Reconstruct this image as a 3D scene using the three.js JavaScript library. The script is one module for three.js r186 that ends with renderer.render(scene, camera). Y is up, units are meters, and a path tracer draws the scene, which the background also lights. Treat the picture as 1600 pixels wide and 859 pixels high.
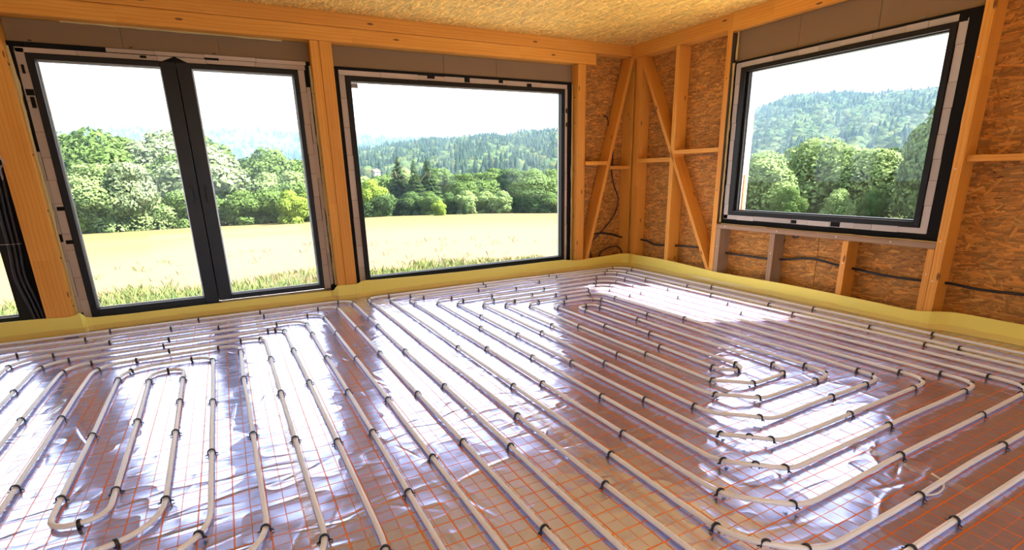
import * as THREE from 'three';
import { RoundedBoxGeometry } from 'three/addons/geometries/RoundedBoxGeometry.js';
import { mergeGeometries } from 'three/addons/utils/BufferGeometryUtils.js';

// ---------------------------------------------------------------- camera, sky, sun, exposure
const scene = new THREE.Scene();
const camera = new THREE.PerspectiveCamera(2 * Math.atan(508.57 / 815.57) * 180 / Math.PI, 1600 / 1017.14, 0.05, 6000);
camera.setViewOffset(1600, 1017.14, 0, 0, 1600, 859);
{
  // eye 1.35 m above the foil, looking into the corner, slightly down, 1.3 degrees of roll
  const yaw = 0.486892, pitch = 0.284701, roll = 0.023539;
  const f = new THREE.Vector3(Math.sin(yaw) * Math.cos(pitch), -Math.sin(pitch), -Math.cos(yaw) * Math.cos(pitch));
  const r = new THREE.Vector3(Math.cos(yaw), 0, Math.sin(yaw)), d = new THREE.Vector3().crossVectors(f, r);
  const r2 = r.clone().multiplyScalar(Math.cos(roll)).addScaledVector(d, Math.sin(roll));
  const d2 = d.clone().multiplyScalar(Math.cos(roll)).addScaledVector(r, -Math.sin(roll));
  const m = new THREE.Matrix4().makeBasis(r2, d2.negate(), f.clone().negate());
  camera.quaternion.setFromRotationMatrix(m);
  camera.position.set(-5.05, 1.35, 5.94);
}
scene.add(camera);
const renderer = new THREE.WebGLRenderer({ antialias: true });
renderer.toneMapping = THREE.LinearToneMapping;
renderer.toneMappingExposure = 2.0;
renderer.shadowMap.enabled = true;
renderer.shadowMap.type = THREE.PCFSoftShadowMap;

{ // hazy bright summer sky: white at the horizon, paler blue towards the zenith
  const W = 128, H = 64, data = new Float32Array(W * H * 4);
  for (let j = 0; j < H; j++) {
    const e = ((j + 0.5) / H - 0.5) * Math.PI, t = Math.pow(Math.max(0, Math.sin(e)), 0.6);
    const c = [1.8 - 0.62 * t, 1.83 - 0.48 * t, 1.88 - 0.24 * t];
    for (let i = 0; i < W; i++) { const o = (j * W + i) * 4; data[o] = c[0]; data[o + 1] = c[1]; data[o + 2] = c[2]; data[o + 3] = 1; }
  }
  const t = new THREE.DataTexture(data, W, H, THREE.RGBAFormat, THREE.FloatType);
  t.mapping = THREE.EquirectangularReflectionMapping; t.magFilter = THREE.LinearFilter; t.needsUpdate = true;
  scene.background = t;
}
scene.fog = new THREE.FogExp2(new THREE.Color().setRGB(0.42, 0.7, 0.95), 0.00023);
const sun = new THREE.DirectionalLight(new THREE.Color().setRGB(1, 0.93, 0.82), 26);
sun.position.set(-3 + 60, 73.8, 2 + 33); sun.target.position.set(-3, 0, 2);
sun.castShadow = true; sun.shadow.mapSize.set(4096, 4096);
Object.assign(sun.shadow.camera, { left: -45, right: 45, top: 45, bottom: -45, near: 1, far: 250 });
scene.add(sun, sun.target);

// ---------------------------------------------------------------- helpers
function rng(seed) { let s = seed >>> 0; return () => { s = (s + 0x6d2b79f5) | 0; let t = Math.imul(s ^ (s >>> 15), 1 | s); t = (t + Math.imul(t ^ (t >>> 7), 61 | t)) ^ t; return ((t ^ (t >>> 14)) >>> 0) / 4294967296; }; }
const lerp = THREE.MathUtils.lerp, clamp = THREE.MathUtils.clamp, smooth = THREE.MathUtils.smoothstep;
function hash2(i, j, s) { let h = Math.imul(i, 374761393) ^ Math.imul(j, 668265263) ^ Math.imul(s, 2147483647 - 58); h = Math.imul(h ^ (h >>> 13), 1274126177); return ((h ^ (h >>> 16)) >>> 0) / 4294967296; }
function vnoise(x, y, s = 1, P = 0) { // value noise, tiling every P cells when P > 0
  const xi = Math.floor(x), yi = Math.floor(y), fx = x - xi, fy = y - yi, w = (v) => (P ? ((v % P) + P) % P : v);
  const u = fx * fx * (3 - 2 * fx), v = fy * fy * (3 - 2 * fy);
  const a = hash2(w(xi), w(yi), s), b = hash2(w(xi + 1), w(yi), s), c = hash2(w(xi), w(yi + 1), s), d = hash2(w(xi + 1), w(yi + 1), s);
  return lerp(lerp(a, b, u), lerp(c, d, u), v);
}
const names = new Map();
function numbered(n) { const k = names.get(n) ?? 0; names.set(n, k + 1); return k ? n + '_' + String(k).padStart(3, '0') : n; }
function shadows(o) { o.castShadow = true; o.receiveShadow = true; return o; }
function tag(o, label, category, group, kind) {
  if (label) o.userData.label = label;
  if (category) o.userData.category = category;
  if (group) o.userData.group = group;
  if (kind) o.userData.kind = kind;
  return o;
}
function part(parent, name, geo, mat, label, kind) { // a child mesh
  const m = shadows(new THREE.Mesh(geo, mat)); m.name = name; parent.add(m);
  if (label) m.userData.label = label;
  if (kind) m.userData.kind = kind;
  return m;
}
function thing(name, label, category, pos = [0, 0, 0], group) { // an empty base whose children are the parts
  const o = new THREE.Group(); o.name = numbered(name); o.position.set(...pos); scene.add(o);
  return tag(o, label, category, group);
}
function solid(name, geo, mat, label, category, group, pos = [0, 0, 0]) { // a thing that is one mesh (parts may be added under it)
  const o = shadows(new THREE.Mesh(geo, mat)); o.name = numbered(name); o.position.set(...pos); scene.add(o);
  return tag(o, label, category, group);
}
function struct(name, geo, mat, label) {
  const o = geo ? shadows(new THREE.Mesh(geo, mat)) : new THREE.Group(); o.name = name; scene.add(o);
  o.userData.kind = 'structure'; if (label) o.userData.label = label;
  return o;
}
// uv in metres from each face's own plane; "along" is the axis that the grain (v) follows
function boxUV(g, along = 'y', ou = 0, ov = 0) {
  g = g.index ? g.toNonIndexed() : g;
  const p = g.attributes.position, n = p.count, uv = new Float32Array(n * 2), A = { x: 0, y: 1, z: 2 }[along];
  const a = new THREE.Vector3(), b = new THREE.Vector3(), c = new THREE.Vector3(), e = new THREE.Vector3();
  for (let i = 0; i < n; i += 3) {
    a.fromBufferAttribute(p, i); b.fromBufferAttribute(p, i + 1); c.fromBufferAttribute(p, i + 2);
    e.subVectors(b, a).cross(c.clone().sub(a));
    const w = [Math.abs(e.x), Math.abs(e.y), Math.abs(e.z)], N = w.indexOf(Math.max(...w));
    let U, V;
    if (N === A) { U = (A + 1) % 3; V = (A + 2) % 3; } else { V = A; U = 3 - A - N; }
    [a, b, c].forEach((q, k) => { const s = [q.x, q.y, q.z]; uv[(i + k) * 2] = s[U] + ou + N * 0.13; uv[(i + k) * 2 + 1] = s[V] + ov; });
  }
  g.setAttribute('uv', new THREE.BufferAttribute(uv, 2));
  return g;
}
let uvSeed = rng(77);
function box(x0, x1, y0, y1, z0, z1, along = 'y', r = 0.003) { // chamfered box between limits
  const w = x1 - x0, h = y1 - y0, d = z1 - z0;
  const g = r > 0 ? new RoundedBoxGeometry(w, h, d, 1, Math.min(r, w * 0.3, h * 0.3, d * 0.3)) : new THREE.BoxGeometry(w, h, d);
  g.translate((x0 + x1) / 2, (y0 + y1) / 2, (z0 + z1) / 2);
  return boxUV(g, along, uvSeed() * 3, uvSeed() * 3);
}
function merged(list) {
  const l = list.map((g) => { let q = g.index ? g.toNonIndexed() : g.clone(); for (const k of Object.keys(q.attributes)) if (!['position', 'normal', 'uv'].includes(k)) q.deleteAttribute(k); return q; });
  return mergeGeometries(l);
}
// sweeps a round section along points; radius may vary along the way
function tube(pts, radius, radial = 8, step = 0.05, closedEnds = true) {
  const curve = new THREE.CatmullRomCurve3(pts, false, 'centripetal'), L = curve.getLength(), n = Math.max(4, Math.ceil(L / step));
  return tubeAlong(Array.from({ length: n + 1 }, (_, i) => curve.getPointAt(i / n)), radius, radial, closedEnds);
}
function tubeAlong(P, radius, radial = 8, closedEnds = true) {
  const n = P.length - 1, pos = [], nor = [], uv = [], idx = [], T = new THREE.Vector3(), N = new THREE.Vector3(), B = new THREE.Vector3();
  let s = 0, last = null;
  for (let i = 0; i <= n; i++) {
    T.subVectors(P[Math.min(n, i + 1)], P[Math.max(0, i - 1)]).normalize();
    if (!last) { N.set(0, 1, 0); if (Math.abs(T.y) > 0.9) N.set(1, 0, 0); N.addScaledVector(T, -N.dot(T)).normalize(); } else { N.copy(last).addScaledVector(T, -last.dot(T)).normalize(); }
    last = N.clone(); B.crossVectors(T, N);
    if (i) s += P[i].distanceTo(P[i - 1]);
    for (let k = 0; k <= radial; k++) {
      const a = k / radial * Math.PI * 2, r = typeof radius === 'function' ? radius(s, a, i) : radius;
      const d = N.clone().multiplyScalar(Math.cos(a)).addScaledVector(B, Math.sin(a));
      pos.push(P[i].x + d.x * r, P[i].y + d.y * r, P[i].z + d.z * r); nor.push(d.x, d.y, d.z); uv.push(k / radial * 0.08, s);
    }
  }
  const w = radial + 1;
  for (let i = 0; i < n; i++) for (let k = 0; k < radial; k++) { const q = i * w + k; idx.push(q, q + 1, q + w, q + 1, q + w + 1, q + w); }
  if (closedEnds) for (const e of [0, n]) {
    const c = pos.length / 3; pos.push(P[e].x, P[e].y, P[e].z); T.subVectors(P[Math.min(n, e + 1)], P[Math.max(0, e - 1)]).normalize().multiplyScalar(e ? 1 : -1); nor.push(T.x, T.y, T.z); uv.push(0, 0);
    for (let k = 0; k < radial; k++) { const q = e * w + k; if (e) idx.push(c, q + 1, q); else idx.push(c, q, q + 1); }
  }
  const g = new THREE.BufferGeometry();
  g.setAttribute('position', new THREE.Float32BufferAttribute(pos, 3)); g.setAttribute('normal', new THREE.Float32BufferAttribute(nor, 3)); g.setAttribute('uv', new THREE.Float32BufferAttribute(uv, 2)); g.setIndex(idx);
  return g;
}
const V = (x, y, z) => new THREE.Vector3(x, y, z);
const lin = (r, g, b) => new THREE.Color().setRGB(r, g, b);

// ---------------------------------------------------------------- procedural textures
function canvasTex(w, h, draw, srgb = true) {
  const c = document.createElement('canvas'); c.width = w; c.height = h; draw(c.getContext('2d'), w, h);
  const t = new THREE.CanvasTexture(c); t.wrapS = t.wrapT = THREE.RepeatWrapping; t.magFilter = THREE.LinearFilter;
  if (srgb) t.colorSpace = THREE.SRGBColorSpace;
  return t;
}
function osbTexture(seed, light = 0, w = 1024, h = 1024) { // 1.28 m of board: thousands of overlapping strands
  return canvasTex(w, h, (g) => {
    const R = rng(seed); g.fillStyle = light ? 'rgb(232,180,86)' : 'rgb(196,140,64)'; g.fillRect(0, 0, w, h);
    for (let i = 0; i < 5200; i++) {
      const x = R() * w, y = R() * h, L = 40 + R() * 95, t = 6 + R() * 20, a = (R() - 0.5) * (R() < 0.72 ? 0.6 : 2.8), fleck = R() < 0.03, k = light ? 0.78 + 0.34 * R() : 0.74 + 0.44 * R(), warm = R();
      const len = fleck ? L * 0.35 : L, th = fleck ? 3 + 5 * R() : t, edge = `rgba(${92 * k | 0},${54 * k | 0},16,0.5)`;
      const fill = fleck ? `rgba(${62 + 40 * R() | 0},${32 + 20 * R() | 0},10,0.85)` : `rgba(${Math.min(255, (222 + 18 * light) * k) | 0},${(154 + 28 * light + 20 * warm) * k | 0},${(64 + 12 * light + 32 * warm) * k | 0},${0.6 + 0.35 * R()})`;
      for (const dx of [-w, 0, w]) for (const dy of [-h, 0, h]) {
        if (x + dx < -120 || x + dx > w + 120 || y + dy < -120 || y + dy > h + 120) continue;
        g.save(); g.translate(x + dx, y + dy); g.rotate(a); g.beginPath(); g.moveTo(-len / 2, -th / 2 * 0.6); g.lineTo(len / 2 - 6, -th / 2); g.lineTo(len / 2, th / 2 * 0.5); g.lineTo(-len / 2 + 8, th / 2); g.closePath();
        g.fillStyle = fill; g.fill(); if (!fleck) { g.lineWidth = 1.2; g.strokeStyle = edge; g.beginPath(); g.moveTo(len / 2, th / 2 * 0.5); g.lineTo(-len / 2 + 8, th / 2); g.stroke(); }
        g.restore();
      }
    }
  });
}
function woodTexture(seed, base, dark, knots) { // 0.5 m across, 2 m along the grain
  const W = 512, H = 1024;
  return canvasTex(W, H, (g) => {
    const R = rng(seed), im = g.createImageData(W, H), d = im.data;
    const kn = Array.from({ length: knots }, () => [R() * W, R() * H, 5 + R() * 7]);
    for (let y = 0; y < H; y++) for (let x = 0; x < W; x++) {
      let wx = x + 9 * (vnoise(x / 64, y / 128, seed, 8) - 0.5);
      let ringShift = 0, k = 0;
      for (const [kx, ky, kr] of kn) {
        let dx = x - kx, dy = (y - ky) * 0.55; dx -= Math.round(dx / W) * W; dy -= Math.round(dy / (H * 0.55)) * H * 0.55;
        const q = Math.hypot(dx, dy) / kr; if (q < 5) { ringShift += Math.sign(dx) * 10 * Math.exp(-q * q * 0.25); k = Math.max(k, smooth(1.35 - q, 0, 0.6)); }
      }
      wx += ringShift;
      const bands = 0.5 + 0.5 * Math.sin(wx / W * Math.PI * 2 * 16 + 3 * vnoise(wx / 32, y / 256, seed + 3, 16)), fine = vnoise(x / 2, y / 64, seed + 5, 256);
      let t = 0.4 * Math.pow(bands, 3) + 0.28 * fine + 0.35 * vnoise(x / 64, y / 256, seed + 8, 8) - 0.15; t = clamp(t, 0, 1);
      const o = (y * W + x) * 4;
      for (let c = 0; c < 3; c++) d[o + c] = lerp(lerp(base[c], dark[c], t), [96, 52, 24][c], k * 0.8);
      d[o + 3] = 255;
    }
    g.putImageData(im, 0, 0);
  });
}
const osbTex = osbTexture(11), osbTex2 = osbTexture(29, 1), pine = woodTexture(3, [240, 178, 84], [216, 144, 52], 5), pine2 = woodTexture(8, [236, 172, 78], [212, 138, 50], 3), greyWood = woodTexture(14, [196, 172, 146], [150, 122, 98], 1);
function std(o) { return new THREE.MeshStandardMaterial(o); }
function rep(t, u, v) { const q = t.clone(); q.repeat.set(u, v); q.needsUpdate = true; return q; }
const M = {
  osb: std({ map: rep(osbTex, 1 / 1.28, 1 / 1.28), color: lin(0.7, 0.6, 0.45), roughness: 0.75 }),
  osbCeil: std({ map: rep(osbTex2, 1 / 1.28, 1 / 1.28), roughness: 0.7 }),
  pine: std({ map: rep(pine, 2, 0.5), roughness: 0.62, color: lin(0.92, 0.87, 0.66) }),
  pine2: std({ map: rep(pine2, 2, 0.5), roughness: 0.62, color: lin(0.88, 0.82, 0.62) }),
  grey: std({ map: rep(greyWood, 2, 0.5), color: lin(0.66, 0.6, 0.52), roughness: 0.75 }),
  black: new THREE.MeshPhysicalMaterial({ color: lin(0.0065, 0.006, 0.006), roughness: 0.4, specularIntensity: 0.6 }),
  membrane: new THREE.MeshPhysicalMaterial({ color: lin(0.006, 0.0052, 0.0048), roughness: 0.75, specularIntensity: 0.35 }),
  steel: std({ color: lin(0.3, 0.3, 0.3), roughness: 0.35, metalness: 0.8 }),
  glass: new THREE.MeshPhysicalMaterial({ color: 0xffffff, transmission: 1, thickness: 0, roughness: 0, ior: 1.5, specularIntensity: 0.45, side: THREE.DoubleSide }),
  spacer: std({ color: lin(0.55, 0.6, 0.62), roughness: 0.35, metalness: 0.6 }),
  foam: std({ color: lin(0.56, 0.47, 0.2), roughness: 0.85 }),
  board: std({ color: lin(0.23, 0.155, 0.08), roughness: 0.85 }),
  cable: std({ color: lin(0.014, 0.015, 0.018), roughness: 0.5 }),
  plaster: std({ color: lin(0.78, 0.77, 0.74), roughness: 0.9 }),
  tape: [0, 1, 2, 3].map((k) => std({ color: lin(0.43 + 0.03 * k, 0.35 + 0.028 * k, 0.26 + 0.025 * k), roughness: 0.8 })),
  tapeGrey: [0, 1, 2, 3].map((k) => std({ color: lin(0.4 + 0.03 * k, 0.375 + 0.028 * k, 0.33 + 0.026 * k), roughness: 0.8 })),
  clip: std({ color: lin(0.012, 0.012, 0.013), roughness: 0.4 }),
  pipe: std({ color: lin(0.81, 0.82, 0.83), roughness: 0.36 }),
};

// ---------------------------------------------------------------- the room shell
const CEIL = 2.945;
{
  const f = struct('floor', box(-9, 0.3, -0.3, -0.006, -0.45, 8, 'x', 0), std({ color: lin(0.4, 0.4, 0.38), roughness: 0.9 }), 'insulation bed of the floor under the silver foil');
  const c = struct('ceiling', box(-9, 0.3, CEIL, CEIL + 0.1, -0.45, 8, 'x', 0), M.osbCeil, 'oriented strand board ceiling above the timber frame');
  struct('roof', box(-9.8, 1.12, CEIL + 0.1, CEIL + 0.3, -0.9, 8.9, 'x', 0), M.pine2, 'flat roof with eaves above the room');
  void f; void c;
  // outer skins of the walls, with real openings
  const wb = struct('wall_back', null, null, 'timber frame wall with the glass doors and the wide window');
  const skin = (list, mk) => merged(list.map(mk));
  part(wb, 'outer_skin', skin([[-9, -8.55, -0.3, CEIL], [-6.69, -6.405, -0.3, CEIL], [-4.115, -3.735, -0.3, CEIL], [-0.9, 0.3, -0.3, CEIL], [-8.55, -6.69, 2.44, CEIL], [-6.405, -4.115, 2.44, CEIL], [-3.735, -0.9, 2.39, CEIL], [-8.55, -6.69, -0.3, 0.07], [-6.405, -4.115, -0.3, 0.07], [-3.735, -0.9, -0.3, 0.13]],
    ([a, b, y0, y1]) => box(a, b, y0, y1, -0.44, -0.33, 'x', 0)), std({ color: lin(0.62, 0.6, 0.42), roughness: 0.9 }));
  for (const [a, b, y0, y1] of [[-0.66, 0.28, 1.405, 2.83], [-0.66, 0.28, 0, 1.4]]) part(wb, 'panel', box(a, b, y0, y1, -0.33, -0.312, 'y', 0.002), M.osb);
  part(wb, 'panel', box(-8.98, -8.56, 0, 2.9, -0.33, -0.312, 'y', 0.002), M.osb);
  const wr = struct('wall_right', null, null, 'timber frame wall with strand board and the square window');
  part(wr, 'outer_skin', skin([[-0.45, 1.62, -0.3, CEIL], [3.63, 6.1, -0.3, CEIL], [7.7, 8, -0.3, CEIL], [6.1, 7.7, 2.4, CEIL], [6.1, 7.7, -0.3, 0.79], [1.62, 3.63, 2.4, CEIL], [1.62, 3.63, -0.3, 0.79]], ([a, b, y0, y1]) => box(0.268, 0.3, y0, y1, a, b, 'z', 0)), M.plaster);
  const rp = (z0, z1, y0, y1) => part(wr, 'panel', box(0.25, 0.268, y0, y1, z0, z1, 'y', 0.002), M.osb);
  rp(-0.31, 0.78, 1.402, 2.8); rp(-0.31, 0.78, 0, 1.4); rp(0.785, 1.5, 1.512, 2.8); rp(0.785, 1.5, 0, 1.507);
  rp(1.5, 2.69, 0, 0.7); rp(2.695, 3.8, 0, 0.7); rp(3.8, 5.05, 1.402, CEIL); rp(3.8, 5.05, 0, 1.4); rp(5.055, 6.1, 0, CEIL); rp(6.105, 7.7, 0, 0.79); rp(6.105, 7.7, 2.4, CEIL); rp(7.705, 8, 0, CEIL);
  const wl = struct('wall_left', box(-9.15, -9, -0.3, CEIL, -0.44, 8.1, 'y', 0), M.osb, 'strand board wall out of view on the left');
  const wf = struct('wall_front', skin([[-9, -6.7, -0.3, CEIL], [-3.4, 0.3, -0.3, CEIL], [-6.7, -3.4, 2.3, CEIL], [-6.7, -3.4, -0.3, 0.05]], ([a, b, y0, y1]) => box(a, b, y0, y1, 8, 8.15, 'y', 0)), M.osb, 'wall behind the camera with a wide terrace opening');
  void wl; void wf;
}

// ---------------------------------------------------------------- timber frame
const FA = -0.13, FB = 0.07; // front planes of the studs
const screwGeo = new THREE.CylinderGeometry(0.006, 0.006, 0.004, 8), screwMat = std({ color: lin(0.75, 0.72, 0.62), roughness: 0.4, metalness: 0.3 }), darkScrew = std({ color: lin(0.03, 0.03, 0.035), roughness: 0.5 });
function screw(parent, x, y, z, axis, mat = screwMat, size = 1) { const m = part(parent, 'screw', screwGeo, mat); m.position.set(x, y, z); if (axis === 'x') m.rotation.z = Math.PI / 2; if (axis === 'z') m.rotation.x = Math.PI / 2; m.scale.set(size, 1, size); return m; }
function timber(name, label, category, [x0, x1, y0, y1, z0, z1], along, mat = M.pine, group) { return solid(name, box(x0, x1, y0, y1, z0, z1, along, 0.004), mat, label, category, group); }
// back wall, left to right
const post1 = timber('timber_post', 'wide orange timber post between the cut-off left door and the double door', 'post', [-6.645, -6.44, 0, 2.672, -0.328, FA], 'y');
const post2a = timber('timber_post', 'narrow left half of the twin post between double door and wide window', 'post', [-4.058, -3.972, 0, 2.672, -0.328, FA], 'y');
const post2b = timber('timber_post', 'broad right half of the twin post between double door and wide window', 'post', [-3.969, -3.845, 0, 2.672, -0.328, FA - 0.002], 'y', M.pine2);
const post3 = timber('timber_post', 'timber post on the right side of the wide window', 'post', [-0.785, -0.66, 0, 2.672, -0.328, FA], 'y', M.pine2);
timber('header_beam', 'long knotty header beam running over the double door and wide window', 'beam', [-9, -0.5, 2.675, 2.812, -0.328, FA], 'x');
timber('top_plate', 'upper timber plate under the ceiling above the long header beam', 'beam', [-9, 0.09, 2.814, CEIL, -0.28, FA + 0.012], 'x', M.pine2);
for (const [y, k] of [[2.28, 0], [1.96, 0], [1.36, 0], [0.75, 0], [0.27, 0]]) screw(post3, -0.787, y, -0.2, 'x', darkScrew, 1.5);
for (const [y] of [[2.3], [1.59], [1.12], [0.7], [0.25]]) screw(post1, -6.438, y, -0.175, 'x', darkScrew, 1.5);
for (const [y] of [[2.18], [1.45], [0.95], [0.24]]) screw(post2a, -4.06, y, -0.19, 'x', darkScrew, 1.5);
// right part of the back wall and the corner
const FC = -0.1;
timber('corner_post', 'corner post standing on the back wall side of the room corner', 'post', [0.112, 0.2, 0, 2.812, -0.31, FC], 'y', M.pine);
timber('corner_post', 'corner post standing on the right wall side of the room corner', 'post', [0.092, 0.25, 0, 2.784, -0.03, 0.09], 'y', M.pine2);
function bar(name, label, category, a, b, width, depth, normal, mat, along) { // a plank between two points, its narrow face towards the room
  const len = a.distanceTo(b), dir = b.clone().sub(a).normalize(), n = normal.clone();
  const g = boxUV(new RoundedBoxGeometry(width, len, depth, 1, 0.004), 'y', uvSeed() * 3, uvSeed() * 3);
  const m = new THREE.Matrix4().makeBasis(new THREE.Vector3().crossVectors(dir, n), dir, n);
  const mid = a.clone().add(b).multiplyScalar(0.5).addScaledVector(n, -depth / 2); m.setPosition(mid);
  const o = solid(name, g, mat, label, category); o.applyMatrix4(m); return o;
}
bar('diagonal_brace', 'diagonal brace leaning right between window post and corner, black cable behind it', 'brace', V(-0.64, 0.06, FC), V(0.09, 2.8, FC), 0.052, 0.19, V(0, 0, 1), M.pine2);
timber('nogging', 'short cross piece between window post and brace on the back wall', 'nogging', [-0.658, -0.27, 1.425, 1.474, -0.312, FC - 0.01], 'x');
timber('nogging', 'short cross piece between brace and corner post, cable passing through it', 'nogging', [-0.23, 0.11, 1.365, 1.41, -0.312, FC - 0.02], 'x', M.pine2);
// right wall
timber('top_plate', 'timber plate along the ceiling of the right wall near the corner', 'beam', [FB, 0.25, 2.785, CEIL, -0.11, 1.464], 'z', M.pine2);
timber('window_header', 'header beam above the square window of the right wall', 'beam', [FB - 0.005, 0.25, 2.765, CEIL, 1.53, 8], 'z', M.pine);
timber('stud', 'slender stud between the corner and the square window', 'stud', [FB, 0.25, 0, 2.782, 0.705, 0.772], 'y');
bar('diagonal_brace', 'diagonal brace leaning left between corner and square window', 'brace', V(FB, 2.78, 0.075), V(FB, 0.1, 1.475), 0.045, 0.178, V(-1, 0, 0), M.pine2);
timber('nogging', 'cross piece between corner post and slender stud on the right wall', 'nogging', [FB + 0.01, 0.25, 1.44, 1.495, 0.092, 0.702], 'z', M.pine2);
timber('nogging', 'cross piece between slender stud and the square window', 'nogging', [FB + 0.005, 0.25, 1.53, 1.578, 0.775, 1.464], 'z');
timber('nogging', 'cross piece at the right edge beyond the square window', 'nogging', [FB + 0.03, 0.25, 1.352, 1.402, 3.855, 5.0], 'z', M.pine2);
const wp1 = timber('window_post', 'full height post at the left of the square window', 'post', [FB, 0.25, 0, CEIL, 1.466, 1.532], 'y', M.pine2);
part(wp1, 'side_board', box(0.074, 0.2, 0.72, 2.75, 1.5325, 1.5355, 'y', 0), std({ color: lin(0.06, 0.045, 0.03), roughness: 0.8 }));
const wp2 = timber('window_post', 'full height post at the right of the square window', 'post', [FB, 0.25, 0, 2.763, 3.784, 3.85], 'y');
timber('stud', 'stud at the right image edge holding the outer cross piece', 'stud', [FB, 0.25, 0, 2.763, 5.0, 5.06], 'y');
const sill = timber('sill_board', 'weathered sill board below the square window', 'sill', [FB, 0.25, 0.662, 0.712, 1.534, 3.782], 'z', M.grey);
for (const z of [1.66, 2.33, 2.96, 3.44]) screw(sill, FB - 0.001, 0.69, z, 'x');
for (const y of [2.1, 1.3, 0.73, 0.4]) screw(wp2, FB - 0.001, y, 3.81, 'x');
for (const y of [2.3, 1.1]) screw(wp1, FB - 0.001, y, 1.5, 'x', darkScrew);
const cr = [
  ['grey cripple stud beside the left post under the square window', 1.536, 1.598],
  ['grey cripple stud under the window sill, second from the left', 2.256, 2.316],
  ['pale cripple stud under the window sill, third from the left', 3.03, 3.085],
  ['cripple stud fixed to the right window post under the sill', 3.73, 3.782]];
for (const [label, a, b] of cr) { const s = timber('cripple_stud', label, 'stud', [FB, 0.25, 0, 0.66, a, b], 'y', label[0] === 'g' ? M.grey : M.pine2); screw(s, FB - 0.001, 0.45, (a + b) / 2, 'x', screwMat, 0.9); }
// panels closing the shutter boxes above the openings
function boxPanels(label, a, b, joints, y0, y1, at, axis) {
  const o = thing('lintel_panel', label, 'panel'), e = [a, ...joints, b];
  for (let i = 0; i < e.length - 1; i++) part(o, 'panel', axis === 'x' ? box(e[i] + 0.0015, e[i + 1] - 0.0015, y0, y1, at - 0.02, at + (i % 2) * 0.001, 'x', 0.002) : box(at - (i % 2) * 0.001, at + 0.02, y0, y1, e[i] + 0.0015, e[i + 1] - 0.0015, 'z', 0.002), M.board);
  return o;
}
boxPanels('grey brown board over the double door, below the header beam', -6.436, -4.062, [-5.637, -4.876], 2.492, 2.672, -0.262, 'x');
boxPanels('grey brown board over the wide window, below the header beam', -3.842, -0.79, [-2.58, -1.9], 2.47, 2.672, -0.262, 'x');
boxPanels('grey brown board over the square window, below its header', 1.536, 3.782, [2.27, 3.01], 2.465, 2.762, 0.145, 'z');
boxPanels('grey brown board over the cut-off door at the left edge', -8.9, -6.65, [-7.8], 2.492, 2.672, -0.262, 'x');

// ---------------------------------------------------------------- windows and doors
function ring(u0, u1, v0, v1, l, r, b, t, w0, w1, c = 0.003) { // four chamfered bars round an opening; l, r, b, t are their widths
  return merged([box(u0, u0 + l, v0, v1, w0, w1, 'y', c), box(u1 - r, u1, v0, v1, w0, w1, 'y', c), ...(b > 0 ? [box(u0 + l, u1 - r, v0, v0 + b, w0, w1, 'x', c)] : []), ...(t > 0 ? [box(u0 + l, u1 - r, v1 - t, v1, w0, w1, 'x', c)] : [])]);
}
let tapeSeed = rng(5);
function tapeRun(parent, horizontal, a, b, c0, c1, w, piece = 0.3, mats = M.tape) { // pieces of fleece tape end to end
  const n = Math.max(1, Math.round((b - a) / piece)), cuts = [a];
  for (let i = 1; i < n; i++) cuts.push(a + (b - a) * (i + (tapeSeed() - 0.5) * 0.4) / n);
  cuts.push(b);
  for (let i = 0; i < n; i++) {
    const j0 = (tapeSeed() - 0.5) * 0.005, j1 = (tapeSeed() - 0.5) * 0.005, s = [cuts[i] + 0.0012, cuts[i + 1] - 0.0012], ww = w + 0.0016 * (i % 2);
    part(parent, 'tape_piece', horizontal ? box(s[0], s[1], c0 + j0, c1 + j1, ww - 0.001, ww + 0.0015, 'x', 0) : box(c0 + j0, c1 + j1, s[0], s[1], ww - 0.001, ww + 0.0015, 'y', 0), mats[(tapeSeed() * 4) | 0]);
  }
}
function foamBead(parent, pts, r, seed) {
  const curve = new THREE.CatmullRomCurve3(pts), L = curve.getLength(), n = Math.ceil(L / 0.03);
  const P = Array.from({ length: n + 1 }, (_, i) => curve.getPointAt(i / n));
  return part(parent, 'foam_bead', tubeAlong(P, (s, a) => r * (0.65 + 0.75 * vnoise(s * 14, a * 1.3 + 3, seed) * vnoise(s * 4, 1, seed + 1) * 1.6), 8), M.foam);
}
function pane(parent, u0, u1, v0, v1, w) {
  part(parent, 'spacer', ring(u0, u1, v0, v1, 0.012, 0.012, 0.012, 0.012, w - 0.012, w - 0.003, 0), M.spacer);
  const g = part(parent, 'glass', new THREE.PlaneGeometry(u1 - u0, v1 - v0), M.glass); g.position.set((u0 + u1) / 2, (v0 + v1) / 2, w); g.castShadow = false;
}
function tabs(parent, list, w) { for (const [u, v, du, dv] of list) part(parent, 'membrane_flap', box(u - du / 2, u + du / 2, v - dv / 2, v + dv / 2, w, w + 0.004, 'x', 0.0015), M.membrane); }
const wFace = -0.25;
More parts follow.
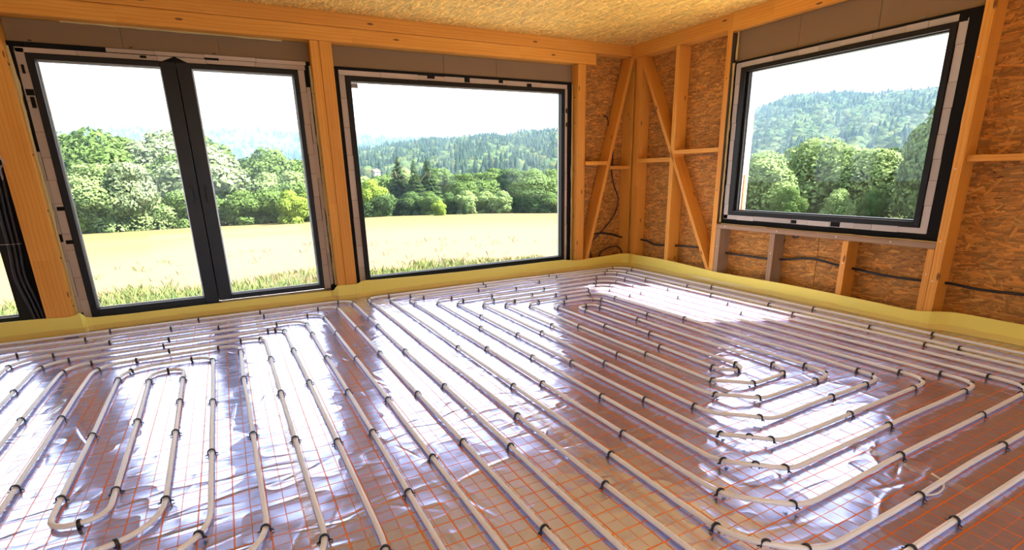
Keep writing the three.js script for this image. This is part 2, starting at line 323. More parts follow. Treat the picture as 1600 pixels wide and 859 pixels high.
{ // wide fixed window
  const w = struct('window_1', null, null, 'wide fixed window with a thin black frame, edges taped with beige fleece');
  part(w, 'frame', ring(-3.83, -0.8, 0.08, 2.468, 0.13, 0.12, 0.08, 0.1, -0.33, wFace), M.membrane);
  part(w, 'sash', ring(-3.715, -0.912, 0.15, 2.382, 0.055, 0.055, 0.05, 0.05, -0.32, wFace + 0.012), M.black);
  pane(w, -3.665, -0.962, 0.195, 2.335, -0.295);
  tapeRun(w, true, -3.78, -0.875, 2.385, 2.436, wFace + 0.001, 0.42); tapeRun(w, true, -3.78, -0.875, 0.09, 0.147, wFace + 0.001, 0.4);
  tapeRun(w, false, 0.1, 2.384, -3.782, -3.718, wFace + 0.001, 0.26); tapeRun(w, false, 0.1, 2.384, -0.909, -0.872, wFace + 0.001, 0.26);
  foamBead(w, [V(-0.797, 0.1, -0.243), V(-0.794, 1.2, -0.245), V(-0.797, 2.44, -0.243)], 0.011, 4);
  tabs(w, [[-2.75, 2.43, 0.09, 0.05], [-2.3, 2.42, 0.07, 0.06], [-1.85, 2.43, 0.06, 0.05], [-1.45, 2.4, 0.07, 0.04], [-0.885, 2.12, 0.02, 0.06], [-0.885, 1.95, 0.02, 0.05]], wFace + 0.002);
  part(w, 'glass_sticker', box(-3.65, -3.58, 2.27, 2.32, -0.2935, -0.2925, 'x', 0), M.steel);
}
function handle(parent, u, v, w, dir) {
  const g = [box(u - 0.016, u + 0.016, v - 0.06, v + 0.075, w, w + 0.012, 'y', 0.005), new THREE.CylinderGeometry(0.011, 0.011, 0.05, 12).rotateX(Math.PI / 2).translate(u, v + 0.03, w + 0.035), box(u - 0.012 + dir * 0.002, u + 0.012 + dir * 0.002, v - 0.1, v + 0.042, w + 0.045, w + 0.062, 'y', 0.006)];
  return part(parent, 'handle', merged(g), M.black, 'black lever handle');
}
{ // glazed double door
  const d = struct('door_1', null, null, 'black glazed double door with two leaves and lever handles');
  part(d, 'frame', ring(-6.445, -4.056, 0.02, 2.494, 0.12, 0.13, 0.09, 0.1, -0.33, wFace), M.membrane);
  for (const [u0, u1, v0, l, r, b, hx, dir] of [[-6.335, -5.257, 0.082, 0.055, 0.124, 0.098, -5.317, -1], [-5.253, -4.187, 0.13, 0.12, 0.047, 0.05, -5.19, 1]]) {
    const leaf = part(d, 'door_leaf', ring(u0, u1, v0, 2.405, l, r, b, 0.046, -0.32, wFace + 0.014, 0.005), M.black);
    pane(leaf, u0 + l, u1 - r, v0 + b, 2.36, -0.295);
    handle(leaf, hx, 1.23, wFace + 0.014, dir);
  }
  part(d, 'stile_seal', box(-5.275, -5.235, 0.14, 2.39, -0.33, -0.318, 'y', 0), M.membrane);
  // peaked meeting stile cover cut into the upper tape
  const sh = new THREE.Shape([[-5.39, 2.395], [-5.255, 2.455], [-5.13, 2.395]].map(([x, y]) => new THREE.Vector2(x, y)));
  part(d, 'tape_notch', new THREE.ExtrudeGeometry(sh, { depth: 0.004, bevelEnabled: false }).translate(0, 0, wFace + 0.004), M.membrane);
  tapeRun(d, true, -6.395, -4.11, 2.41, 2.452, wFace + 0.001, 0.5); tapeRun(d, true, -5.77, -4.1, 2.455, 2.49, wFace + 0.001, 0.45);
  tapeRun(d, false, 0.09, 2.445, -6.4, -6.338, wFace + 0.001, 0.22); tapeRun(d, false, 0.1, 1.62, -6.437, -6.403, wFace + 0.002, 0.24);
  tapeRun(d, false, 0.09, 2.41, -4.184, -4.122, wFace + 0.001, 0.27); tapeRun(d, false, 0.16, 2.25, -4.119, -4.085, wFace + 0.002, 0.3);
  tapeRun(d, true, -5.24, -4.12, 0.086, 0.127, wFace + 0.001, 0.4);
  foamBead(d, [V(-6.436, 0.16, -0.225), V(-6.432, 1.2, -0.225), V(-6.436, 2.45, -0.228)], 0.017, 7);
  foamBead(d, [V(-4.062, 0.16, -0.235), V(-4.066, 1.2, -0.235), V(-4.062, 2.45, -0.238)], 0.015, 9);
  foamBead(d, [V(-6.05, 2.672, -0.255), V(-5.3, 2.672, -0.252), V(-4.3, 2.672, -0.255)], 0.009, 13);
  tabs(d, [[-6.37, 2.28, 0.02, 0.07], [-6.365, 2.1, 0.055, 0.05], [-6.36, 2.02, 0.03, 0.09], [-6.36, 1.13, 0.06, 0.035], [-6.42, 0.87, 0.035, 0.07], [-6.36, 0.83, 0.055, 0.035], [-5.5, 2.435, 0.05, 0.02], [-4.09, 2.4, 0.045, 0.11], [-4.08, 0.12, 0.05, 0.1], [-6.42, 0.13, 0.05, 0.07], [-4.95, 2.455, 0.12, 0.02]], wFace + 0.004);
  for (const u of [-6.28, -5.58, -4.92]) screw(d, u, 2.505, -0.245, 'y', darkScrew, 2.4);
}
{ // door cut off by the left edge
  const d = struct('door_2', null, null, 'black glazed door cut off by the left image edge');
  part(d, 'frame', ring(-8.56, -6.648, 0.02, 2.494, 0.1, 0.1, 0.09, 0.1, -0.33, wFace), M.membrane);
  const leaf = part(d, 'door_leaf', ring(-8.46, -6.75, 0.095, 2.4, 0.1, 0.105, 0.1, 0.05, -0.32, wFace + 0.014, 0.005), M.black);
  pane(leaf, -8.36, -6.855, 0.195, 2.35, -0.295);
}
{ // square window in the right wall, built in its own frame: u along the wall, w towards the room
  const w = struct('window_2', null, null, 'large square window with black frame and taped edges in the right wall');
  w.rotation.y = -Math.PI / 2;
  const F = -0.13;
  part(w, 'frame', ring(1.536, 3.782, 0.713, 2.462, 0.12, 0.175, 0.12, 0.08, -0.2, F), M.membrane);
  part(w, 'sash', ring(1.645, 3.612, 0.826, 2.388, 0.056, 0.05, 0.045, 0.045, -0.215, F + 0.012, 0.004), M.black);
  part(w, 'glazing_bead', ring(1.7, 3.563, 0.871, 2.344, 0.03, 0.012, 0.012, 0.012, -0.205, F - 0.02, 0.003), M.black);
  pane(w, 1.728, 3.555, 0.862, 2.35, -0.185);
  tapeRun(w, true, 1.575, 3.67, 2.391, 2.44, F + 0.001, 0.24, M.tapeGrey); tapeRun(w, true, 1.575, 3.67, 0.772, 0.822, F + 0.001, 0.22, M.tapeGrey);
  tapeRun(w, false, 0.775, 2.435, 1.575, 1.632, F + 0.001, 0.22, M.tapeGrey); tapeRun(w, false, 0.775, 2.4, 3.617, 3.676, F + 0.001, 0.2, M.tapeGrey);
  foamBead(w, [V(1.54, 0.73, -0.118), V(1.542, 1.6, -0.12), V(1.54, 2.45, -0.12)], 0.013, 17);
  foamBead(w, [V(3.778, 0.74, -0.12), V(3.776, 1.6, -0.122), V(3.778, 2.44, -0.12)], 0.01, 19);
  foamBead(w, [V(1.56, 0.716, -0.11), V(2.6, 0.714, -0.108), V(3.77, 0.716, -0.11)], 0.006, 23);
  foamBead(w, [V(1.56, 2.48, -0.13), V(1.56, 2.76, -0.13)], 0.014, 27);
  tabs(w, [[2.47, 0.795, 0.06, 0.035], [2.9, 0.8, 0.09, 0.045], [3.64, 2.41, 0.06, 0.06]], F + 0.002);
  for (const u of [2.52, 3.35]) { const s = screw(w, u, 2.475, F - 0.01, 'y', M.steel, 2); s.scale.set(4, 2, 1.5); }
}
{ const w = struct('window_3', null, null, 'second window of the right wall, out of view beside the camera'); w.rotation.y = -Math.PI / 2; part(w, 'frame', ring(6.08, 7.72, 0.77, 2.42, 0.09, 0.09, 0.09, 0.09, -0.24, -0.15), M.black); pane(w, 6.17, 7.63, 0.86, 2.33, -0.2); }
// the reveal outside the square window
struct('trim_1', box(0.205, 0.3, 0.8, 2.4, 1.62, 1.726, 'y', 0.003), M.plaster, 'white plastered reveal outside the square window');
solid('reveal_plank', box(0.222, 0.262, 0.86, 1.27, 1.7265, 1.742, 'y', 0.002), std({ color: lin(0.42, 0.13, 0.05), roughness: 0.8 }), 'reddish brown plank standing in the outer reveal of the square window', 'plank');

// ---------------------------------------------------------------- silver foil with printed grid
const GRID = 0.1303;
const clipsRight = [[-3.75, 0.13], [-3.79, 0.28], [-3.54, 0.03], [-2.34, 0.06], [-1.39, 0.09], [-0.3, 0.09], [-0.15, 0.33], [-0.16, 1.74], [-0.15, 2.96], [-0.17, 3.97], [-3.59, 0.36], [-3.33, 0.18], [-2.36, 0.2], [-1.35, 0.2], [-0.5, 0.2], [-0.33, 0.47], [-0.37, 1.57], [-0.36, 2.65], [-0.37, 3.6], [-0.35, 4.27], [-3.39, 0.44], [-3.41, 0.59], [-3.22, 0.32], [-2.54, 0.34], [-1.7, 0.34], [-0.67, 0.35], [-0.53, 0.47], [-0.53, 0.98], [-0.48, 2.03], [-0.49, 3.01], [-0.52, 4.1], [-3.2, 0.71], [-2.95, 0.53], [-2.11, 0.53], [-0.94, 0.58], [-0.75, 0.83], [-0.67, 1.57], [-0.67, 2.41], [-3.01, 0.9], [-2.89, 0.74], [-2.54, 0.74], [-1.86, 0.74], [-1.11, 0.77], [-0.93, 0.93], [-0.86, 1.22], [-0.86, 1.91], [-0.87, 2.74], [-0.87, 4.63], [-0.88, 4.78], [-1.03, 4.82], [-1.57, 4.83], [-2.39, 4.85], [-3.19, 4.86], [-3.36, 4.65], [-2.81, 1.07], [-2.62, 0.92], [-2.12, 0.94], [-1.47, 1.11], [-1.23, 0.93], [-1.1, 1.03], [-1.05, 1.57], [-1.07, 4.45], [-1.11, 4.62], [-1.28, 4.64], [-2.1, 4.66], [-2.97, 4.67], [-3.13, 4.62], [-3.18, 4.47], [-2.61, 1.2], [-2.44, 1.11], [-1.89, 1.07], [-1.22, 1.22], [-1.24, 1.56], [-1.25, 4.28], [-1.32, 4.41], [-1.48, 4.45], [-2.17, 4.47], [-2.81, 4.5], [-2.96, 4.45], [-2.98, 4.29], [-2.4, 1.37], [-2.26, 1.26], [-1.9, 1.25], [-1.57, 1.24], [-1.43, 1.55], [-1.45, 2.56], [-1.45, 4.11], [-1.47, 4.22], [-1.66, 4.28], [-2, 4.31], [-2.65, 4.29], [-2.8, 3.98], [-2.21, 1.6], [-2.03, 1.44], [-1.69, 1.44], [-1.62, 1.57], [-1.62, 2.28], [-1.66, 3.9], [-1.7, 4.05], [-1.84, 4.08], [-2.43, 4.1], [-2.6, 3.92], [-1.92, 1.63], [-2.03, 1.82], [-1.81, 1.79], [-1.83, 2.34], [-1.82, 3.74], [-1.91, 3.89], [-2.23, 3.91], [-2.41, 3.76], [-2.04, 3.61], [-2.12, 3.7], [-2.22, 3.57], [-1.87, 5.01], [-2.66, 5.06], [-3.38, 5.03], [-3.5, 4.95], [-3.54, 4.78], [-2.74, 5.22], [-3.06, 5.23], [-2.99, 1.45], [-3.18, 1.82], [-2.98, 2.19], [-2.8, 2.24], [-3.16, 2.72], [-2.6, 2.11], [-2.43, 2.24], [-2.22, 2.36], [-2.6, 3.02], [-2.41, 3.14], [-2.22, 3.07], [-2.03, 2.76], [-2.79, 3.12], [-2.98, 3], [-3.18, 3.59], [-2.98, 3.76], [-3.37, 3.22], [-3.56, 3.15], [-3.36, 2.37], [-3.55, 2.23], [-3.74, 3.54], [-3.56, 4.15], [-3.37, 4.02], [-3.74, 4.34]];
const clipsLeft = [[-6.19, 0.03], [-5.44, 0.05], [-4.91, 0.04], [-4.12, 0.03], [-3.98, 0.21], [-3.98, 0.92], [-3.94, 1.22], [-3.95, 2.07], [-6.33, 0.25], [-5.66, 0.24], [-4.86, 0.22], [-4.35, 0.22], [-4.18, 0.34], [-4.15, 1.22], [-4.13, 2.02], [-6.89, 0.27], [-6.12, 0.46], [-5.27, 0.46], [-4.49, 0.42], [-4.35, 0.65], [-4.35, 1.25], [-4.33, 2.04], [-6.74, 0.47], [-5.67, 0.65], [-4.77, 0.63], [-4.55, 0.81], [-4.55, 1.2], [-4.54, 1.9], [-6.47, 0.65], [-5.68, 0.87], [-4.89, 0.82], [-4.79, 0.83], [-4.75, 0.93], [-4.73, 1.56], [-6.33, 0.86], [-5.64, 1.05], [-5.09, 1.03], [-4.95, 1.07], [-4.92, 1.68], [-6.15, 1.03], [-5.84, 1.17], [-5.28, 1.16], [-5.13, 1.38], [-5.11, 2.05], [-5.86, 1.42], [-5.48, 1.38], [-5.32, 1.5], [-5.71, 1.77], [-5.62, 1.57], [-5.49, 1.81], [-6.69, 0.81], [-6.49, 0.97], [-6.49, 1.5], [-6.3, 1.19], [-6.12, 1.25], [-5.92, 1.59], [-6.29, 2.08], [-6.09, 2.17], [-6.08, 3.02], [-5.89, 2.57], [-5.88, 3.24], [-5.77, 3.49], [-5.67, 3.25], [-5.7, 2.47], [-5.49, 2.77], [-5.47, 3.49], [-5.64, 3.69], [-5.29, 3.12], [-5.3, 3.86], [-5.1, 3.01], [-5.09, 3.9], [-5.5, 2.27], [-5.3, 2.39], [-4.91, 3.16], [-4.73, 2.37], [-4.53, 2.66], [-4.93, 2.45], [-4.71, 3.32], [-4.9, 4.09], [-4.7, 4.28], [-4.51, 3.95], [-4.52, 3.33], [-4.33, 2.94], [-4.12, 2.93], [-4.33, 3.74], [-3.93, 3.84], [-4.12, 4.46], [-4.13, 3.66], [-3.93, 2.93]];
{
  const N = 256, lineAt = (u) => { const q = (c, w) => smooth(w - Math.abs(((u - c + 1.5) % 1) - 0.5), -0.004, 0.004); return Math.max(q(0, 0.023), 0.85 * q(0.5, 0.013)); };
  const col = new Uint8Array(N * N * 4), met = new Uint8Array(N * N * 4);
  for (let y = 0; y < N; y++) for (let x = 0; x < N; x++) {
    const t = Math.max(lineAt((x + 0.5) / N), lineAt((y + 0.5) / N)), o = (y * N + x) * 4;
    const a = [200, 208, 255], b = [228, 112, 26];
    for (let c = 0; c < 3; c++) col[o + c] = lerp(a[c], b[c], t); col[o + 3] = 255;
    met[o] = 255; met[o + 1] = 255; met[o + 2] = lerp(208, 10, t); met[o + 3] = 255;
  }
  const mk = (d, srgb) => { const t = new THREE.DataTexture(d, N, N); t.wrapS = t.wrapT = THREE.RepeatWrapping; t.magFilter = THREE.LinearFilter; if (srgb) t.colorSpace = THREE.SRGBColorSpace; t.repeat.set(1 / GRID, 1 / GRID); t.offset.set(0.03, -0.67 + 1); t.needsUpdate = true; return t; };
  // wrinkles of the film as a tiling height field, turned into a normal map
  const S = 1024, span = 1.6, hgt = new Float32Array(S * S), R = rng(404);
  const wrap = (v) => v - Math.round(v);
  for (let y = 0; y < S; y++) for (let x = 0; x < S; x++) {
    const u = x / S, v = y / S;
    const wx = u * 6 + 1.6 * vnoise(u * 5, v * 5, 21, 5), wy = v * 6 + 1.6 * vnoise(u * 5, v * 5, 22, 5);
    const r1 = 1 - Math.abs(2 * vnoise(wx, wy, 31) - 1);
    let q = 0.0045 * vnoise(u * 5, v * 5, 33, 5) + 0.0022 * vnoise(u * 11, v * 11, 36, 11) + 0.0015 * Math.pow(1 - Math.abs(2 * vnoise(u * 14, v * 14, 34, 14) - 1), 3) + 0.00035 * vnoise(u * 40, v * 40, 35, 40);
    void r1; hgt[y * S + x] = q;
  }
  for (let i = 0; i < 60; i++) { // sharp creases
    const cx = R(), cy = R(), a = R() < 0.6 ? (R() - 0.5) * 0.5 : R() * Math.PI, L = 0.05 + 0.16 * R(), w = 0.004 + 0.006 * R(), amp = (0.0006 + 0.0014 * R()) * (R() < 0.5 ? -1 : 1), bend = (R() - 0.5) * 3;
    const ca = Math.cos(a), sa = Math.sin(a), ext = Math.ceil((L + 0.03) * S);
    for (let dy = -ext; dy <= ext; dy++) for (let dx = -ext; dx <= ext; dx++) {
      const px = dx / S, py = dy / S, s = px * ca + py * sa, t = -px * sa + py * ca + bend * s * s; if (Math.abs(s) > L || Math.abs(t) > 5 * w) continue;
      const k = ((((cy * S | 0) + dy) % S + S) % S) * S + ((((cx * S | 0) + dx) % S + S) % S);
      hgt[k] += amp * Math.exp(-t * t / (w * w)) * Math.pow(1 - (s / L) ** 2, 2);
    }
  }
  void wrap;
  const nrm = new Uint8Array(S * S * 4), px = span / S;
  for (let y = 0; y < S; y++) for (let x = 0; x < S; x++) {
    const gx = (hgt[y * S + (x + 1) % S] - hgt[y * S + (x + S - 1) % S]) / (2 * px), gy = (hgt[((y + 1) % S) * S + x] - hgt[((y + S - 1) % S) * S + x]) / (2 * px), l = Math.hypot(gx, gy, 1), o = (y * S + x) * 4;
    nrm[o] = Math.round((-gx / l * 0.5 + 0.5) * 255); nrm[o + 1] = Math.round((-gy / l * 0.5 + 0.5) * 255); nrm[o + 2] = Math.round((1 / l * 0.5 + 0.5) * 255); nrm[o + 3] = 255;
  }
  const nt = new THREE.DataTexture(nrm, S, S); nt.wrapS = nt.wrapT = THREE.RepeatWrapping; nt.magFilter = THREE.LinearFilter; nt.repeat.set(1 / span, 1 / span); nt.needsUpdate = true;
  M.foil = std({ map: mk(col, true), metalnessMap: mk(met, false), metalness: 1, roughness: 0.2, normalMap: nt, normalScale: new THREE.Vector2(1, 1) });
  const seams = [-8.98, -7.4, -6.18, -4.94, -3.665, -2.455, -1.2, 0.24];
  const where = ['at the far left wall', 'under the left door', 'under the nested left pipe loop', 'in the middle below the twin post', 'below the middle of the wide window', 'before the right part of the wide window', 'along the right wall'];
  const clear = new THREE.MeshPhysicalMaterial({ color: lin(0.95, 0.9, 0.84), transmission: 0.85, thickness: 0, roughness: 0.18, ior: 1.5, normalMap: nt, normalScale: new THREE.Vector2(2.5, 2.5) });
  for (let i = 0; i < 7; i++) {
    const g = new THREE.PlaneGeometry(seams[i + 1] - seams[i] + 0.012, 8.3, 12, 60).rotateX(-Math.PI / 2).translate((seams[i] + seams[i + 1]) / 2, 0, 3.84);
    const p = g.attributes.position, uv = g.attributes.uv;
    for (let k = 0; k < p.count; k++) { uv.setXY(k, p.getX(k), -p.getZ(k)); p.setY(k, -0.0035 + 0.003 * vnoise(p.getX(k) * 3, p.getZ(k) * 3, 60 + i) + (i % 2) * 0.0004); }
    g.computeVertexNormals();
    solid('foil_sheet', g, M.foil, 'silver foil sheet with orange printed grid ' + where[i], 'foil sheet');
  }
  const tw = ['left of the nested left loop', 'through the middle of the left loop', 'crinkled, beside the middle pipe', 'right of the picture centre', 'at the right spiral bends', 'parallel to the right wall'];
  for (let i = 1; i < 7; i++) {
    const g = new THREE.PlaneGeometry(0.055, 8.2, 3, 120).rotateX(-Math.PI / 2).translate(seams[i] + 0.008, 0.0012, 3.9), p = g.attributes.position, uv = g.attributes.uv;
    for (let k = 0; k < p.count; k++) { uv.setXY(k, p.getX(k) * 2, p.getZ(k) * 2); p.setY(k, 0.0014 + 0.0022 * vnoise(p.getX(k) * 40, p.getZ(k) * 22, 90 + i)); p.setX(k, p.getX(k) + 0.006 * (vnoise(1, p.getZ(k) * 0.8, 95 + i) - 0.5)); }
    g.computeVertexNormals();
    solid('clear_tape', g, clear, 'clear adhesive tape strip over the foil seam ' + tw[i - 1], 'tape');
  }
}

// ---------------------------------------------------------------- yellow edge strip along the walls
{
  const P = [[-8.9, -0.11, 0.185], [-7.6, -0.108, 0.19], [-6.7, -0.112, 0.175], [-6.45, -0.115, 0.165], [-6.385, -0.118, 0.19], [-6.365, -0.155, 0.135], [-6.2, -0.17, 0.118], [-5.2, -0.172, 0.118], [-4.2, -0.17, 0.11], [-4.11, -0.165, 0.11], [-4.075, -0.115, 0.165], [-3.95, -0.112, 0.165], [-3.84, -0.115, 0.165], [-3.79, -0.135, 0.185], [-3.6, -0.155, 0.178], [-2.7, -0.165, 0.156], [-1.8, -0.15, 0.156], [-1.0, -0.12, 0.163], [-0.78, -0.1, 0.142], [-0.6, -0.09, 0.15], [-0.2, -0.075, 0.165], [-0.02, -0.065, 0.172], [0.05, -0.02, 0.172], [0.06, 0.12, 0.172], [0.058, 0.7, 0.178], [0.055, 1.45, 0.15], [0.05, 1.6, 0.145], [0.05, 2.6, 0.152], [0.045, 3.3, 0.142], [0.04, 3.75, 0.135], [0.045, 3.86, 0.15], [0.09, 3.98, 0.165], [0.115, 4.4, 0.162], [0.12, 5.5, 0.165], [0.12, 7.9, 0.165]];
  const c = new THREE.CatmullRomCurve3(P.map(([x, z, h]) => V(x, h, z)), false, 'centripetal'), n = 420, pos = [], idx = [], T = new THREE.Vector3();
  const A = []; for (let i = 0; i <= n; i++) A.push(c.getPointAt(i / n));
  const outline = (off, y) => A.map((p, i) => { T.subVectors(A[Math.min(n, i + 1)], A[Math.max(0, i - 1)]).setY(0).normalize(); return V(p.x - T.z * off, y(p, i), p.z + T.x * off); });
  const loops = [outline(0, () => 0), outline(0, (p) => p.y * 0.5), outline(-0.001, (p) => p.y), outline(-0.009, (p) => p.y), outline(-0.009, () => 0)];
  loops.forEach((l) => l.forEach((p) => pos.push(p.x, p.y, p.z)));
  for (let k = 0; k < 4; k++) for (let i = 0; i < n; i++) { const a = k * (n + 1) + i, b = a + n + 1; idx.push(a, a + 1, b, b, a + 1, b + 1); }
  let g = new THREE.BufferGeometry(); g.setAttribute('position', new THREE.Float32BufferAttribute(pos, 3)); g.setIndex(idx); g = g.toNonIndexed(); g.computeVertexNormals();
  // soften along the strip
  const strip = solid('edge_strip', g, std({ color: lin(0.86, 0.74, 0.15), roughness: 0.55, side: THREE.DoubleSide }), 'yellow foam edge strip running along both walls at floor level', 'edge strip');
  const sp = [], si = [], R = rng(12), inner = outline(0.002, (p) => 0.04 + 0.018 * vnoise(p.x * 3, p.z * 3, 5)), mid = outline(0.022, () => 0.012), outer = outline(0.04, (p) => 0.002 + 0.004 * vnoise(p.x * 9, p.z * 9, 7)); void R;
  [inner, mid, outer].forEach((l, k) => l.forEach((p, i) => sp.push(p.x, Math.max(0.0015, p.y + (k < 2 ? 0.008 * (vnoise(i * 0.7, k, 3) - 0.5) : 0)), p.z)));
  for (let k = 0; k < 2; k++) for (let i = 0; i < n; i++) { const a = k * (n + 1) + i, b = a + n + 1; si.push(a, b, a + 1, a + 1, b, b + 1); }
  const sg = new THREE.BufferGeometry(); sg.setAttribute('position', new THREE.Float32BufferAttribute(sp, 3)); sg.setIndex(si); sg.computeVertexNormals();
  part(strip, 'film_skirt', sg, new THREE.MeshPhysicalMaterial({ color: lin(0.98, 0.93, 0.82), transmission: 0.9, thickness: 0, roughness: 0.2, side: THREE.DoubleSide }), 'clear film flap folded onto the foil');
}

// ---------------------------------------------------------------- heating pipes and their clips
function pipePath(pts, seed) { // corners rounded by the given radius, gently wavy, points every 4 cm
  const out = [], add = (x, z, y = 0) => out.push(V(x, y, z));
  const q = pts.map(([x, z, r = 0, up = 0]) => ({ x, z, r, up }));
  let last = q[0]; add(last.x, last.z);
  const line = (x, z) => { const l = out[out.length - 1], d = Math.hypot(x - l.x, z - l.z), n = Math.max(1, Math.round(d / 0.04)); const x0 = l.x, z0 = l.z; for (let i = 1; i <= n; i++) add(lerp(x0, x, i / n), lerp(z0, z, i / n)); };
  for (let i = 1; i < q.length - 1; i++) {
    const a = q[i - 1], b = q[i], c = q[i + 1], d1 = new THREE.Vector2(a.x - b.x, a.z - b.z).normalize(), d2 = new THREE.Vector2(c.x - b.x, c.z - b.z).normalize();
    const t = b.r / Math.tan(Math.acos(clamp(d1.dot(d2), -1, 1)) / 2), s = [b.x + d1.x * t, b.z + d1.y * t], e = [b.x + d2.x * t, b.z + d2.y * t];
    line(...s);
    const m = Math.max(4, Math.round(b.r * 1.57 / 0.03));
    for (let k = 1; k <= m; k++) { const u = k / m, w = [(1 - u) ** 2, 2 * u * (1 - u), u * u], pull = 0.94; add(w[0] * s[0] + w[1] * lerp((s[0] + e[0]) / 2, b.x, pull) + w[2] * e[0], w[0] * s[1] + w[1] * lerp((s[1] + e[1]) / 2, b.z, pull) + w[2] * e[1], b.up * Math.sin(Math.PI * u) ** 2); }
  }
  line(q[q.length - 1].x, q[q.length - 1].z);
  let s = 0;
  return out.map((p, i) => { if (i) s += Math.hypot(p.x - out[i - 1].x, p.z - out[i - 1].z); const w = 0.016 * (vnoise(s * 1.7, 0.5, seed) - 0.5); const a = out[Math.max(0, i - 1)], b = out[Math.min(out.length - 1, i + 1)], l = Math.hypot(b.x - a.x, b.z - a.z) || 1; return V(p.x - (b.z - a.z) / l * w, 0.0145 + p.y + 0.003 * vnoise(s * 2.3, 3, seed), p.z + (b.x - a.x) / l * w); });
}
const rightRuns = [[-0.15, 7.7], [-0.15, 0.08, 0.26], [-3.79, 0.04, 0.13], [-3.74, 5.22, 0.36, 0.02], [-0.49, 5.2, 0.16], [-0.5, 0.34, 0.22], [-3.4, 0.34, 0.14], [-3.37, 4.87, 0.3, 0.025], [-0.86, 4.83, 0.14], [-0.88, 0.75, 0.26], [-3.02, 0.74, 0.15], [-2.98, 4.49, 0.3, 0.03], [-1.25, 4.46, 0.14], [-1.24, 1.08, 0.22], [-2.61, 1.08, 0.13], [-2.6, 4.11, 0.28, 0.025], [-1.66, 4.08, 0.12], [-1.62, 1.43, 0.2], [-2.21, 1.43, 0.14], [-2.215, 3.7, 0.085, 0.01], [-2.035, 3.7, 0.085], [-2.03, 1.66, 0.095], [-1.825, 1.66, 0.095], [-1.82, 3.91, 0.16], [-2.42, 3.93, 0.24, 0.02], [-2.41, 1.25, 0.13], [-1.44, 1.24, 0.2], [-1.45, 4.28, 0.12], [-2.8, 4.31, 0.3, 0.03], [-2.8, 0.93, 0.14], [-1.06, 0.93, 0.22], [-1.06, 4.64, 0.13], [-3.18, 4.68, 0.3, 0.03], [-3.18, 0.55, 0.14], [-0.68, 0.53, 0.25], [-0.67, 5.03, 0.15], [-3.56, 5.07, 0.32, 0.02], [-3.59, 0.2, 0.14], [-0.36, 0.19, 0.25], [-0.36, 7.7]], rightPath = pipePath(rightRuns, 501);
const leftRuns = [[-3.95, 7.7], [-3.97, 0.03, 0.17], [-7.27, 0.03, 0.22], [-7.27, 4.95, 0.3], [-4.34, 4.9, 0.3], [-4.35, 0.45, 0.17], [-6.89, 0.47, 0.26], [-6.89, 4.5, 0.3], [-4.71, 4.5, 0.3], [-4.75, 0.84, 0.13], [-6.49, 0.86, 0.24], [-6.49, 4.12, 0.3], [-5.1, 4.12, 0.28, 0.01], [-5.12, 1.17, 0.16], [-6.1, 1.17, 0.22], [-6.09, 3.74, 0.28], [-5.47, 3.72, 0.25], [-5.5, 1.57, 0.1], [-5.705, 1.57, 0.1], [-5.67, 3.49, 0.1], [-5.885, 3.49, 0.1], [-5.9, 1.38, 0.22], [-5.31, 1.38, 0.15], [-5.3, 3.94, 0.27, 0.01], [-6.29, 3.94, 0.3], [-6.3, 1.04, 0.22], [-4.93, 1.04, 0.14], [-4.9, 4.3, 0.28], [-6.69, 4.3, 0.3], [-6.7, 0.65, 0.24], [-4.54, 0.65, 0.17], [-4.53, 4.7, 0.3], [-7.08, 4.7, 0.3], [-7.08, 0.25, 0.24], [-4.16, 0.23, 0.15], [-4.13, 7.7]], leftPath = pipePath(leftRuns, 733);
solid('heating_pipe', tubeAlong(rightPath, 0.0115, 10), M.pipe, 'long white heating pipe coiled as the big right-hand spiral before the wide window', 'pipe');
solid('heating_pipe', tubeAlong(leftPath, 0.0115, 10), M.pipe, 'long white heating pipe coiled as the left-hand spiral before the double door', 'pipe');
const clipGeo = (() => {
  const r = 0.0165, t = 0.0034, l = [new THREE.TorusGeometry(r, t, 6, 14, Math.PI)];
  for (const s of [-1, 1]) { l.push(new THREE.CylinderGeometry(t, t, 0.0165, 6).translate(s * r, -0.008, 0)); l.push(new THREE.CylinderGeometry(t * 0.9, t * 0.6, 0.014, 6).rotateZ(s * 1.15).translate(s * (r + 0.007), -0.011, 0)); }
  const g = merged(l); g.scale(1, 1, 2.3); return g;
})();
const ORD = ['', 'first', 'second', 'third', 'fourth', 'fifth', 'sixth', 'seventh', 'eighth', 'ninth', 'tenth', 'eleventh', 'twelfth', 'thirteenth', 'fourteenth'];
function runNames(runs, parts) { // a phrase for every straight run of a spiral: parts = [test, sort value, phrase]
  const out = runs.slice(0, -1).map(() => null);
  for (const [test, value, phrase] of parts) {
    const l = []; for (let i = 0; i < runs.length - 1; i++) { const [x0, z0] = runs[i], [x1, z1] = runs[i + 1], alongZ = Math.abs(z1 - z0) > Math.abs(x1 - x0); if (out[i] === null && test(alongZ, (x0 + x1) / 2, (z0 + z1) / 2, Math.abs(alongZ ? z1 - z0 : x1 - x0))) l.push([value((x0 + x1) / 2, (z0 + z1) / 2), i, alongZ]); }
    l.sort((p, q) => p[0] - q[0]).forEach(([, i, alongZ], k) => { out[i] = [phrase(ORD[k + 1]), alongZ]; });
  }
  return out;
}
const rightNames = runNames(rightRuns, [
  [(z, x, m, L) => z && L < 1 || !z && L < 0.3, (x, z) => x + z, (n) => 'tight inner bend of the right-hand spiral'],
  [(z, x) => z && x > -1.95, (x) => -x, (n) => n + ' pipe from the right wall'],
  [(z, x) => z, (x) => x, (n) => n + ' long pipe of the right-hand spiral'],
  [(z, x, m) => !z && m < 2, (x, z) => z, (n) => n + ' right-hand pipe from the back wall'],
  [(z) => !z, (x, z) => z, (n) => n + ' near cross run of the right-hand spiral']]);
